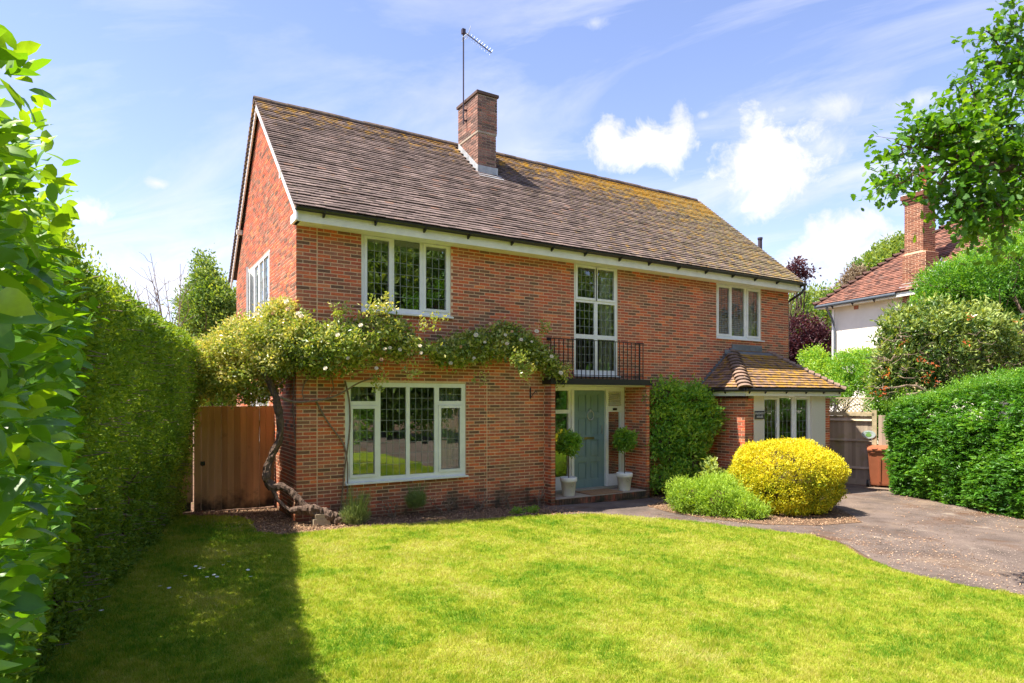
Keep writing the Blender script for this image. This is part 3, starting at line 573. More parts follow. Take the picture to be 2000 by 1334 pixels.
MB().box(1.12, 2.72, -.16, -.15, 4.58, 4.82, FRONT).build('roller_blind', 'blind', w); curtain(w, FRONT, 1.70, 1.9, 3.5, 4.7, -.5, 3); curtain(w, FRONT, 1.10, 1.2, 3.5, 4.7, -.3, 2)
w = window(FRONT, W_LL, [(.94, 1.31, .71, 1.82, 3, 6, 1), (.90, 1.34, 1.955, 2.20, 3, 2, 0), (1.425, 1.90, .65, 2.20, 4, 8, 0), (1.97, 2.45, .65, 2.20, 4, 8, 0), (2.58, 2.95, .71, 1.82, 3, 6, 1), (2.54, 3.0, 1.955, 2.20, 3, 2, 0)], single=True)
curtain(w, FRONT, .86, 1.14, .1, 2.25, -.22, 4); curtain(w, FRONT, 2.62, 3.06, .1, 2.25, -.22, 7)
w = window(FRONT, W_TW, [(5.70, 6.15, 4.13, 4.74, 4, 4, 1), (6.235, 6.67, 4.13, 4.74, 4, 4, 1), (5.655, 6.15, 3.35, 4.02, 4, 4, 0), (6.235, 6.72, 3.35, 4.02, 4, 4, 0), (5.655, 6.15, 2.60, 3.26, 4, 4, 0), (6.235, 6.72, 2.60, 3.26, 4, 4, 0)], jit=.03)
curtain(w, FRONT, 6.40, 6.76, 2.5, 4.8, -.16, 6); curtain(w, FRONT, 5.62, 5.70, 2.5, 4.8, -.2, 2)
w = window(FRONT, W_UR, [(9.995, 10.36, 3.59, 4.71, 3, 6, 1), (10.475, 10.945, 3.56, 4.76, 4, 6, 0), (11.085, 11.46, 3.59, 4.71, 3, 6, 1)], sillw=.08, jit=.03)
m = MB()
for k in range(26): z = 3.56 + k * .047; m.prism([(9.97, .13, z), (10.98, .13, z), (10.98, .165, z + .02), (9.97, .165, z + .02)], np.array([0, 0, .003]))
m.build('venetian_blind', 'blind', w); curtain(w, FRONT, 11.05, 11.5, 3.5, 4.75, -.2, 6)
w = window(GABLE, G_UP, [(2.27, 2.74, 3.43, 4.76, 3, 7, 1), (2.86, 3.32, 3.40, 4.79, 3, 7, 0), (3.42, 3.86, 3.40, 4.79, 3, 7, 0)], jit=.03, dep=-.01)
# the far casement stands open
hing = np.array([-.02, 4.48, 0.]); dv = unit(np.array([-.2, -.98, 0])); fro = (hing, dv, np.cross(dv, Z3))
s = MB(); slab(s, rect_minus((0, .50, 3.37, 4.82), [(.055, .445, 3.43, 4.76)]), -.02, .02, fro); s.build('open_casement', 'white', w)
MB().box(.055, .445, -.003, .003, 3.43, 4.76, fro).build('pane', 'glass', w)
curtain(w, GABLE, 3.95, 4.45, 3.4, 4.8, -.25, 5)
window(GABLE, G_LO, [(2.35, 2.80, 1.25, 2.15, 3, 4, 1), (2.90, 3.35, 1.25, 2.15, 3, 4, 0), (3.62, 4.18, 1.25, 2.15, 3, 4, 1)], jit=.03, dep=-.01)

# porch and door
def porch():
    X0, X1, YF, YD = 4.95, 7.37, -.25, .45
    m = MB(); m.box(4.846, X0 - .006, YF + .006, YD, -.35, 2.28); m.box(X1 + .006, 7.474, YF + .006, YD, -.35, 2.28); m.box(X0, X1, YF + .006, YD + .1, -.3, -.012); m.build('porch_wall', 'mortar', house)
    for x0, x1 in ((4.84, X0), (X1, 7.48)):
        fr = (np.array([0, YF, 0.]), np.array([1., 0, 0]), np.array([0, -1., 0])); B = []; 
        for r in range(-4, 38): B.append([x0, x1, -.02, .0, r * CP, r * CP + BH])
        BW.boxes(B, fr, rng.random(len(B)))
    for x, s in ((4.84, -1), (X0, 1), (X1, -1), (7.48, 1)):
        fr = (np.array([x, YF, 0.]), np.array([0, 1., 0]), np.array([float(s), 0, 0])); hi_ = YD - YF if (x == X0 or x == X1) else .24
        bricks(fr, .0, hi_, -.2, 2.28, phase=int(s > 0))
    B = []; x = X0 + .012
    while x < X1 - .02: B.append([x, x + .056, .0, .014, -.135, -.018]); x += .0665
    BW.boxes(B, (np.array([0, YF, 0.]), np.array([1., 0, 0]), np.array([0, -1., 0])), rng.random(len(B)) * .5)
    B = [[X0 + .01 + k * .226, X0 + .22 + k * .226, -.003, .010, -.21, -.147] for k in range(11)]; BW.boxes(B, (np.array([0, YF, 0.]), np.array([1., 0, 0]), np.array([0, -1., 0])), rng.random(len(B)) * .4)
    MB().box(X0 + .003, X1 - .003, YF - .012, YD + .05, -.014, -.001).build('doorstep', 'mortar2', house)
    MB().box(4.80, 7.50, -.31, .02, 2.283, 2.405).build('porch_canopy', 'black', house)
    MB().box(X0 + .006, X1 - .006, YF + .02, YD + .1, 2.265, 2.281).build('porch_ceiling', 'cream', house)
    fr = (np.array([0, YD, 0.]), np.array([1., 0, 0]), np.array([0, -1., 0]))
    op = [(5.92, 6.79, .0, 2.18), (5.16, 5.79, .32, 1.68), (5.16, 5.79, 1.76, 2.17), (6.89, 7.26, .30, 1.70), (6.89, 7.26, 1.83, 2.16)]
    m = MB(); slab(m, rect_minus((X0 + .004, X1 - .006, .0, 2.262), op), -.08, .0, fr); m.box(6.79, 6.86, .001, .045, .0, 2.18, fr); m.box(5.85, 5.92, .001, .03, .0, 2.18, fr); f = m.build('door_frame', 'white', house)
    for i, (a, b, c, d) in enumerate(op[1:]):
        g = MB().box(a, b, -.045, -.04, c, d, fr).build('sidelight_pane', 'glassd', f)
    m = MB()
    for k in range(7): z = 1.845 + k * .045; m.prism([(6.895, YD - .005 + .03, z + .035), (7.255, YD - .005 + .03, z + .035), (7.255, YD - .028, z), (6.895, YD - .028, z)], np.array([0, 0, .006]))
    m.build('louvre_vent', 'cream', f)
    m = MB()
    for k in range(30): z = .32 + k * .046; m.prism([(6.89, YD + .12, z), (7.26, YD + .12, z), (7.26, YD + .15, z + .022), (6.89, YD + .15, z + .022)], np.array([0, 0, .003]))
    m.build('venetian_blind', 'blind', f)
    MB().box(7.02, 7.13, .002, .02, 1.735, 1.785, fr).build('bell_push', 'black', f)
    MB().box(6.90, 7.25, .001, .012, .05, .26, fr).build('lower_panel', 'white', f)
    MB().box(X0 + .01, X1 - .01, -.05, .03, -.001, .028, fr).build('threshold', 'black', f)
    # door with eight sunk panels
    pan = [(5.92 + .10 + i * .345, 5.92 + .10 + i * .345 + .28, z, z + .375) for i in range(2) for z in (.22, .70, 1.18, 1.68)]
    pan = [(a + .015, b - .01, c, d + (.03 if c < 1.6 else .05)) for a, b, c, d in pan]
    m = MB(); slab(m, rect_minus((5.923, 6.787, .03, 2.175), pan), -.06, -.015, fr); d = m.build('front_door', 'door', house)
    for a, b, c, e in pan:
        q = MB().box(a, b, -.06, -.038, c, e, fr); slab(q, rect_minus((a, b, c, e), [(a + .02, b - .02, c + .02, e - .02)]), -.038, -.022, fr); q.box(a + .045, b - .045, -.038, -.028, c + .045, e - .045, fr); q.build('door_panel', 'door', d)
    MB().box(6.22, 6.50, -.015, -.006, 1.105, 1.155, fr).box(6.24, 6.48, -.006, .002, 1.118, 1.142, fr).build('letterbox', 'brass', d)
    an = np.linspace(0, 2 * np.pi, 33); MB().tube([(6.37 + .085 * math.cos(a), YD - .01 - .012, 1.63 + .10 * math.sin(a)) for a in an], .011, 6, cap=False).box(6.345, 6.395, -.015, .012, 1.70, 1.76, fr).build('door_knocker', 'steel', d)
    MB().box(6.70, 6.725, -.015, .004, 1.22, 1.40, fr).build('lock_plate', 'steel', d)
porch()
def railing():
    r = MB(); y = -.24; P = [(4.92, -.012, 3.20), (4.92, y, 3.20), (7.30, y, 3.20), (7.30, -.012, 3.20)]
    for a, b in zip(P[:-1], P[1:]):
        a, b = np.array(a), np.array(b); r.box(min(a[0], b[0]) - .008, max(a[0], b[0]) + .008, min(a[1], b[1]) - .008, max(a[1], b[1]) + .008, 3.192, 3.208)
    r.box(4.90, 5.0, -.03, -.012, 3.17, 3.23); r.box(4.92, 7.30, y - .006, y + .006, 2.475, 2.487)
    R = r.build('balcony_railing', 'black', house); me = MB().box(-.007, .007, -.007, .007, 2.405, 3.195).mesh('baluster', M['black'])
    for k in range(22): link('baluster', me, R, Matrix.Translation((4.93 + k * 2.36 / 21, y, 0)))
    for y2 in (-.13,): link('baluster', me, R, Matrix.Translation((7.30, y2, 0))); link('baluster', me, R, Matrix.Translation((4.92, y2, 0)))
railing()

# single storey bay with hipped roof
def bay():
    bx0, bx1, yf, zt = 9.56, 12.78, -1.10, 1.99
    m = MB(); m.box(bx0 + .006, bx0 + .25, yf + .006, .0, -.5, zt); m.box(bx1 - .22, bx1 - .006, yf + .006, .0, -.5, zt); m.box(bx0 + .25, bx1 - .22, yf + .02, yf + .2, -.5, .80)
    m.build('bay_wall', 'mortar', house)
    fl = (np.array([bx0, 0, 0.]), np.array([0, -1., 0]), np.array([-1., 0, 0])); ff = (np.array([0, yf, 0.]), np.array([1., 0, 0]), np.array([0, -1., 0]))
    bricks(fl, 0, -yf, -.4, zt); bricks(ff, bx0, bx0 + .30, -.4, zt, phase=1); bricks(ff, bx1 - .19, bx1, -.4, zt); bricks(ff, bx0 + .30, bx1 - .19, -.4, .8)
    op = (10.215, 12.03, .85, 2.06)
    m = MB(); slab(m, rect_minus((bx0 + .302, bx1 - .192, .80, zt + .12), [op]), -.15, .004, ff); m.build('rendered_panel', 'render', house)
    window(ff, op, [(10.27, 10.70, .95, 1.97, 3, 4, 1), (10.83, 11.31, .92, 2.01, 3, 4, 0), (11.46, 11.88, .95, 1.97, 3, 4, 1)], sill=True, jit=.03, dep=-.035)
    MB().tube([(10.67, yf - .02, 1.55), (10.66, yf - .04, 1.50), (10.63, yf - .04, 1.40), (10.62, yf - .03, 1.33)], .012, 6).build('window_handle', 'white', house)
    m = MB(); m.box(9.35, 9.372, -1.27, -.014, 2.06, 2.175); m.box(9.35, 12.95, -1.292, -1.27, 2.06, 2.175); m.box(12.928, 12.95, -1.27, -.014, 2.06, 2.175); m.build('bay_fascia', 'cream', house)
    m = MB(); m.box(9.374, 12.926, -1.268, -.014, 2.065, 2.08); m.build('bay_soffit', 'cream', house)
    P = [(9.29, -.02, 2.20), (9.29, -1.34, 2.20), (13.0, -1.34, 2.20), (13.0, -.02, 2.20)]; m = MB()
    for a, b in zip(P[:-1], P[1:]): m.tube([a, b], .045, 8)
    g = m.build('bay_gutter', 'gutter', house)
    me = MB().prism([(-.014, -1.30, 2.19), (-.014, -1.375, 2.19), (-.014, -1.30, 2.11)], np.array([.03, 0, 0])).mesh('bracket', M['black'])
    for x in (9.45, 10.0, 10.75, 11.5, 12.2, 12.85): link('bracket', me, g, Matrix.Translation((x, 0, 0)))
    link('bracket', me, g, Matrix.Translation((9.33, -.75, 2.15)) @ Matrix.Rotation(-math.pi / 2, 4, 'Z') @ Matrix.Translation((0, 1.30, -2.15)))
    # roof planes: front slope and left hip slope
    e0, e1, ye, ze, zr, yr = 9.29, 13.0, -1.34, 2.23, 3.17, -.02; xl, xr = 10.42, 11.87
    S = unit(np.array([0, yr - ye, zr - ze])); H = (zr - ze) / S[2]
    tb = MB(); T = tile_plane(np.array([e0, ye, ze]), np.array([1., 0, 0]), S, e1 - e0, H, lim=lambda s: (s / H * (xl - e0), (e1 - e0) - s / H * (e1 - xr)), w=.165, g=.105, over=.03, th=.016); tiles_mesh(tb, T)
    SL2 = unit(np.array([xl - e0, 0, zr - ze])); H2 = (zr - ze) / SL2[2]; L2 = yr - ye
    T = tile_plane(np.array([e0, yr, ze]), np.array([0, -1., 0]), SL2, L2, H2, lim=lambda s: (0, L2 * (1 - s / H2)), w=.165, g=.105 * H2 / H, over=.03, th=.016); tiles_mesh(tb, T)
    SR = unit(np.array([-(e1 - xr), 0, zr - ze])); H3 = (zr - ze) / SR[2]
    T = tile_plane(np.array([e1, ye, ze]), np.array([0, 1., 0]), SR, L2, H3, lim=lambda s: (L2 * s / H3, L2), w=.165, g=.105 * H3 / H, over=.03, th=.016); tiles_mesh(tb, T)
    tb.build('bay_roof_tiles', 'tileb', house, kind='stuff')
    m = MB(); m.add([(e0, ye, ze), (e1, ye, ze), (xr, yr, zr), (xl, yr, zr), (e0, yr, ze), (e1, yr, ze)], [[0, 1, 2, 3]]); m.add([(e0, ye, ze), (xl, yr, zr), (e0, yr, ze)], [[0, 1, 2]]); m.add([(e1, ye, ze), (e1, yr, ze), (xr, yr, zr)], [[0, 1, 2]]); m.build('bay_roof_deck', 'tileb', house)
    # bonnet tiles up both hips
    for sx, X0, X1 in ((1, e0, xl), (-1, e1, xr)):
        A = np.array([X0, ye, ze]); Bq = np.array([X1, yr, zr]); d = unit(Bq - A); n = 12; L = np.linalg.norm(Bq - A)
        side = unit(np.cross(d, Z3)); upn = np.cross(side, d); me = MB(); a = np.linspace(-1.25, 1.25, 9); V = []
        for s, r, l in ((-.035, .155, .030), (.19, .10, .0)):
            for q in a: V.append(d * s + side * r * math.sin(q) * 1.25 + upn * (r * .72 * (math.cos(q) - .5) + l))
        V2 = [np.array(v) - upn * .022 for v in V]; nn = 9
        me.add(V + V2, [[i, i + 1, i + nn + 1, i + nn] for i in range(8)] + [[i, i + 1, i + 1 + 2 * nn, i + 2 * nn] for i in range(8)] + [[i + 2 * nn, i + 2 * nn + 1, i + 3 * nn + 1, i + 3 * nn] for i in range(8)]); me = me.mesh('bonnet_tile', M['bonnet'], False)
        for k in range(n): link('bonnet_tile', me, house, Matrix.Translation(Vector(A + d * (k * L / n + .03))))
    m = MB(); m.prism([(xl - .25, -.02, zr - .07), (xr + .25, -.02, zr - .07), (xr + .12, -.18, zr - .15), (xl - .12, -.18, zr - .15)], np.array([0, 0, .10])); m.box(xl + .02, xr - .3, -.03, -.013, zr, zr + .17)
    m.build('flashing', 'lead', house); m = MB()
    for k in range(14):
        f = k / 14; x = e0 + .02 + (xl - e0) * f; z = ze + (zr - ze) * f; m.box(x - .02, x + .11, -.035, -.014, z - .02, z + .14)
    m.build('stepped_flashing', 'lead', house)
bay()
finish_bricks()
BW.build('brickwork', 'brick', house, kind='stuff')
RT_.build('roof_tiles', 'tile', house, kind='stuff')

# ------------------------------------------------------------------ small things on and by the house
def aerial():
    t = thing('television_aerial', (4.36, 2.5, 7.9), 'television aerial on a tall thin mast strapped to the left side of the chimney', 'aerial')
    top = 10.52; MB().tube([(4.33, 2.55, 8.35), (4.33, 2.55, top)], .016, 6).build('mast', 'mast', t)
    for z in (8.42, 8.66): MB().box(4.33, 4.43, 2.53, 2.57, z, z + .03).build('bracket', 'mast', t)
    a = np.array([4.33, 2.55, top - .03]); b = at(960, 103, np.dot(a - CAM, FW) + .1); MB().tube([a - .03 * unit(b - a), b], .012, 6).build('boom', 'mast', t)
    MB().box(4.29, 4.37, 2.51, 2.59, top - .09, top + .02).build('clamp', 'mast', t)
    d = unit(b - a); sd = unit(np.cross(d, Z3)); L = np.linalg.norm(b - a); u2 = np.cross(sd, d)
    for k in range(9): c = a + d * (.20 + k * (L - .21) / 8); MB().tube([c - u2 * .075, c + u2 * .075], .004, 4).build('element', 'steel', t)
    for s in (-1, 1):
        c = a + d * .13; m = MB()
        for q in range(5): e = c + s * u2 * (.02 + .035 * q) - d * .012 * q; m.tube([e - sd * .09, e + sd * .09], .004, 4)
        for g in (-.09, .09): m.tube([c + sd * g + s * u2 * .01, c + sd * g + s * u2 * .17 - d * .05], .005, 4)
        m.build('reflector', 'steel', t, kind='stuff')
aerial()
def hook():
    t = thing('hanging_basket_bracket', (4.51, 0, 2.0), 'small black iron scrolled bracket on the brick wall left of the porch', 'bracket')
    MB().box(4.50, 4.52, -.02, -.002, 2.0, 2.22).build('back_plate', 'black', t)
    P = spline([(4.51, -.01, 2.02), (4.51, -.10, 2.08), (4.51, -.20, 2.15), (4.51, -.25, 2.13), (4.51, -.24, 2.10)], 14); MB().tube(P, .007, 6).build('scroll_arm', 'black', t)
hook()
def text(body, size, loc, rot, parent, m):
    c = bpy.data.curves.new('lettering', 'FONT'); c.body = body; c.size = size; c.extrude = .002; c.align_x = 'CENTER'; c.align_y = 'CENTER'; c.space_character = 1.05
    o = bpy.data.objects.new('tmp', c); COL.objects.link(o); dg = bpy.context.evaluated_depsgraph_get(); me = bpy.data.meshes.new_from_object(o.evaluated_get(dg)); bpy.data.objects.remove(o)
    me.materials.clear(); me.materials.append(M[m]); return link('lettering', me, parent, Matrix.Translation(loc) @ rot)
def house_sign():
    t = thing('house_name_sign', (10.04, -1.10, 1.55), 'small dark slate house name sign with two lines of white capitals beside the bay window', 'sign')
    MB().box(9.885, 10.205, -1.125, -1.106, 1.53, 1.715).build('board', 'sign', t)
    rx = Matrix.Rotation(math.pi / 2, 4, 'X'); text('PADDOCK', .066, Vector((10.045, -1.128, 1.658)), rx, t, 'letter'); text('HOUSE', .066, Vector((10.045, -1.128, 1.583)), rx, t, 'letter')
house_sign()
def doormat():
    MB().box(5.86, 6.72, -.24, .30, .001, .018).build('doormat', 'mat', label='flat brown coir doormat lying on the front doorstep', category='doormat')
doormat()
def potted(x, y, lab, s):
    z = 0.; t = thing('potted_bay_tree', (x, y, z), lab, 'potted tree', 'pale pots with clipped standard trees on the doorstep')
    MB().lathe([(.0, .0), (.118, .0), (.125, .01), (.160, .29), (.168, .29), (.172, .30), (.178, .31), (.178, .375), (.170, .385), (.155, .385), (.150, .34), (0, .34)], (x, y, z), 28).build('pot', 'pot', t, smooth=True)
    an = np.linspace(0, 2 * np.pi, 17); e = MB(); f = unit(np.array([CAM[0] - x, CAM[1] - y, 0])); f = unit(f + .55 * np.array([-f[1], f[0], 0])); sd = np.cross(f, Z3)
    e.tube([np.array([x, y, z + .235]) + f * .158 + sd * .030 * math.cos(a) + Z3 * .034 * math.sin(a) for a in an], .004, 4, cap=False).build('pot_emblem', 'emb', t)
    MB().lathe([(0, .352), (.148, .345)], (x, y, z), 16).build('compost', 'soil', t)
    MB().tube(spline([(x, y, .34), (x + .012, y, .6), (x - .005, y, .95), (x + .01, y, 1.1)], 8), .011, 6).build('trunk', 'bark', t)
    m = cloud([((x + .01, y, 1.06 + s), (.205, .205, .20))], 300, 7, .03, .08, .034, thick=.6, lump=.45, tbase=.5, tvar=.3, tn=6, light=.15); m.build('crown', 'bay', t)
potted(5.44, -.02, 'clipped standard tree in a pale pot, brighter leaves, left of the front door', .02)
potted(6.95, -.02, 'clipped standard tree in a pale pot, darker leaves, right of the front door', .03)

# ------------------------------------------------------------------ garden gate and fence, left of the house
def gate():
    g = thing('garden_gate', (-.75, 1.75, 0), 'brown vertical board garden gate with a ring latch between hedge and house', 'gate'); f = thing('board_fence', (-1.7, 1.75, 0), 'brown vertical board fence panel half behind the clipped hedge, left of the gate', 'fence')
    x = -1.335; i = 0
    while x < -.005:
        w = .108 + random.uniform(-.006, .006); w = min(w, -.002 - x); dy = random.uniform(-.009, .009)
        MB().box(x + .0013, x + w - .0013, 1.735 + dy, 1.757 + dy, .012 + random.uniform(0, .012), 1.865 + random.uniform(-.004, .004)).build('board', 'wood', g); x += w; i += 1
    MB().box(-1.33, -.01, 1.76, 1.80, .25, .35).build('rail', 'wood', g); MB().box(-1.33, -.01, 1.76, 1.80, 1.5, 1.6).build('rail', 'wood', g)
    an = np.linspace(0, 2 * np.pi, 17); MB().tube([(-1.20 + .032 * math.cos(a), 1.722, .86 + .032 * math.sin(a)) for a in an], .007, 5, cap=False).box(-1.235, -1.165, 1.727, 1.735, .83, .90).build('ring_latch', 'black', g)
    x = -2.35
    while x < -1.36:
        w = .108 + random.uniform(-.006, .006); w = min(w, -1.352 - x); dy = random.uniform(-.006, .006)
        MB().box(x + .001, x + w - .001, 1.735 + dy, 1.757 + dy, .20, 1.862 + random.uniform(-.004, .004)).build('board', 'wood', f); x += w
    for z in (.3, 1.5): MB().box(-2.35, -1.36, 1.76, 1.80, z, z + .1).build('rail', 'wood', f)
    MB().box(-2.35, -1.38, 1.77, 1.80, .03, .20).build('gravel_or_gap_strip', 'core', f)  # dark-coloured strip stands in for the dark gap under the raised boards
gate()

# ------------------------------------------------------------------ clipped hedge and laurel, left
HF = np.array([(-1.62, 1.45), (-2.06, -.7), (-2.53, -2.9), (-2.90, -4.9), (-3.02, -6.0)])
def strip(path, n, z0, z1, bulge, thick=.25, seed=0, jit=.12):
    d = np.r_[0, np.cumsum(np.linalg.norm(np.diff(path, axis=0), axis=1))]; s = rng.random(n) * d[-1]; z = z0 + (z1 - z0) * rng.random(n)
    xy = np.stack([np.interp(s, d, path[:, i]) for i in (0, 1)], 1); T = np.stack([np.interp(s, d, np.gradient(path[:, i], d)) for i in (0, 1)], 1); T = unit(T); Nn = np.c_[T[:, 1], -T[:, 0], np.zeros(n)]
    P = np.c_[xy, z]; off = bulge(z) - thick * rng.random(n) ** 1.5 + jit * 2 * (fbm(P, 1.6, 4, seed) - .5); return P + Nn * off[:, None], Nn
def hedge_left():
    t = thing('privet_hedge', (-2.4, -1.5, 0), 'tall clipped green privet hedge running from the garden gate along the lawn', 'hedge')
    flip = lambda q: (q[0], -q[1])
    path = HF[::-1]
    bul = lambda z: .02 + .33 * np.clip(z / 2.4, 0, 1) ** 1.2 - .25 * np.clip((z - 2.75) / .3, 0, 1) ** 2
    mb = MB(); P, Nn = strip(path, 26000, .0, 3.02, bul, .28, 3, .13); sprigs(mb, P, Nn, 5, .025, .050, .025, up=.2, out=.55, rnd=.9, tbase=.40, tvar=.3, tn=1.4)
    # top and far end
    n = 3400; d = rng.random(n); xy = np.stack([np.interp(d, np.linspace(0, 1, 5), path[:, i]) for i in (0, 1)], 1); P = np.c_[xy[:, 0] + .25 - 1.3 * rng.random(n), xy[:, 1], np.zeros(n)]; P[:, 2] = 3.0 + .16 * (fbm(P, 1.3, 3, 4) - .5) * 2 - .12 * rng.random(n) + .10 * np.clip(-P[:, 1] - 2, 0, 1)
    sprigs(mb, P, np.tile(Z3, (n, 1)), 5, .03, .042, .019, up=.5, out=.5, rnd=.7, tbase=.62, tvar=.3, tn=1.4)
    n = 3500; P = np.c_[-1.5 - 1.1 * rng.random(n), 1.42 + .15 * rng.random(n), 3.0 * rng.random(n)]; P[:, 0] += .33 * (P[:, 2] / 3); sprigs(mb, P, np.tile([0, 1., 0], (n, 1)), 5, .03, .042, .019, tbase=.5, tvar=.3)
    mb.build('foliage', 'privet', t, kind='stuff')
    tw = MB(); P, Nn = strip(path, 1500, .1, 2.9, bul, .12, 3, .13); 
    for p, q in zip(P, Nn): a = p - q * .25; tw.tube([a, p + rng.normal(size=3) * .06 + q * .02], .004, 3, cap=False)
    tw.build('twigs', 'twig', t, kind='stuff')
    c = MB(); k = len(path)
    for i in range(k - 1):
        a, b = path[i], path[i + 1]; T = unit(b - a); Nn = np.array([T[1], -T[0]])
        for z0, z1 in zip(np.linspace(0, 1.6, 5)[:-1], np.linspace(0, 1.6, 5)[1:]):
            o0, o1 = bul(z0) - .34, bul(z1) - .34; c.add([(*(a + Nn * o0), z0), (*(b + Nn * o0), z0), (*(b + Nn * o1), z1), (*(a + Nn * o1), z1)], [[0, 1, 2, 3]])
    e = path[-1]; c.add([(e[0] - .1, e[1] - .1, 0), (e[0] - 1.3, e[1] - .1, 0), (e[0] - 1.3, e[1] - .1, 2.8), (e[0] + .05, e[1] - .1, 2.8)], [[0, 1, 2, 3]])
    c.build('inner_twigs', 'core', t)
    st = MB()
    for i in range(40):
        s_ = rng.random(); xy = np.array([np.interp(s_, np.linspace(0, 1, 5), path[:, j]) for j in (0, 1)]); limb(st, (xy[0] - .15, xy[1], 0), (xy[0] - .1 + rng.normal() * .1, xy[1] + rng.normal() * .2, 1.2), .02, .008, 5)
    st.build('stems', 'bark', t, kind='stuff')
hedge_left()
def bigleaf():
    u = np.array([0, .22, .5, .78, 1.]); w = np.array([.04, .46, .58, .44, .0]); V = []
    for a, b in zip(u, w): z = -.22 * a * a; V += [(a, b * .42, z + .10 * b), (a, 0, z), (a, -b * .42, z + .10 * b)]
    Fc = []
    for i in range(4): j = 3 * i; Fc += [[j, j + 1, j + 4, j + 3], [j + 1, j + 2, j + 5, j + 4]]
    return np.array(V), np.array(Fc)
def laurel():
    t = thing('laurel_hedge', (-2.9, -7, 0), 'nearest glossy large leaved laurel hedge at the left edge, leaves catching the sun', 'hedge')
    path = np.array([(-2.62, -9.4), (-2.60, -8.4), (-2.56, -7.4), (-2.62, -6.2), (-2.86, -5.2), (-2.98, -4.6)])
    bul = lambda z: np.interp(z, [0, .9, 1.6, 2.4, 3.], [-.46, -.24, -.03, .0, -.22])
    V0, F0 = bigleaf(); P, Nn = strip(path, 3800, .05, 2.92, bul, .36, 21, .16); n = 550; s_ = rng.random(n); xy = np.stack([np.interp(s_, np.linspace(0, 1, 6), path[:, i]) for i in (0, 1)], 1)
    P2 = np.c_[xy[:, 0] - .05 - .7 * rng.random(n), xy[:, 1], 2.84 + .14 * rng.random(n)]; P = np.r_[P, P2]; Nn = np.r_[Nn, np.tile(Z3, (n, 1))]
    k = 3; Pk = np.repeat(P, k, 0) + rng.normal(size=(len(P) * k, 3)) * .03; Nk = np.repeat(Nn, k, 0); D = unit(Nk * .7 + rng.normal(size=Pk.shape) * .75 + Z3 * .25); n = len(Pk)
    S = unit(np.cross(D, Z3 + .5 * rng.normal(size=(n, 3)))); Q = np.cross(S, D); Q *= np.sign(Q[:, 2:] + 1e-6); S = np.cross(D, Q); Lf = .058 + .048 * rng.random(n)
    dist = np.where(seen(Pk, 20), np.linalg.norm(Pk - CAM, axis=1), 99); o = np.argsort(dist); sg, rest = o[:280], o[280:]
    me = MB().add(V0, F0, .5).mesh('leaf', M['laurel1'], True)
    for i in sg:
        m4 = Matrix.Identity(4)
        for c, v in enumerate((D[i], S[i], Q[i])):
            for r in range(3): m4[r][c] = v[r] * Lf[i]
        m4.translation = Vector(Pk[i]); link('leaf', me, t, m4)
    A = Pk[rest][:, None] + Lf[rest][:, None, None] * (V0[None, :, :1] * D[rest][:, None] + V0[None, :, 1:2] * S[rest][:, None] + V0[None, :, 2:] * Q[rest][:, None]); nn = len(rest)
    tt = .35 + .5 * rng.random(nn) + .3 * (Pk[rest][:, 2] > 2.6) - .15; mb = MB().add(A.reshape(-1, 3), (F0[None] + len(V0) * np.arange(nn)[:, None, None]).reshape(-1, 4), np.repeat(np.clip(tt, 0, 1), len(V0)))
    mb.build('foliage', 'laurel', t, True, kind='stuff')
    st = MB()
    for i in range(26):
        y = -4.8 - 4.4 * rng.random(); x = -3.15 - .2 * rng.random(); a = np.array([x, y, 0]); b = a + np.array([.12 * rng.normal(), .25 * rng.normal(), 1.5]); limb(st, a, b, .030, .018, 6, 7, .02); 
        for q in range(5): zc = -.5 + 1.6 * rng.random(); c = b + np.array([.02 + .20 * rng.random() * (zc > 0), .22 * rng.normal(), zc]); limb(st, b - (b - a) * .3 * rng.random(), c, .012, .004, 5, 7, .02)
    st.build('stems', 'bark', t, kind='stuff')
    # small leaved growth at the foot
    path2 = path.copy(); path2[:, 0] += .0; P, Nn = strip(path2, 6000, .0, 1.5, lambda z: -.30 + .1 * z, .40, 2, .12); sprigs(MB(), P[:1], Nn[:1], 1, .02, .04, .02)
    m = MB(); sprigs(m, P, Nn, 4, .03, .045, .024, tbase=.35, tvar=.25); m.build('low_growth', 'privet', t, kind='stuff')
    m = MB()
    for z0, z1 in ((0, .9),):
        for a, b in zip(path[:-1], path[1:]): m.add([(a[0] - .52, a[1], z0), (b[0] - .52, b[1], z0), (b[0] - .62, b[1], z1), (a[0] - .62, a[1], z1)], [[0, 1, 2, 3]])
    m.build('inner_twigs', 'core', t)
laurel()

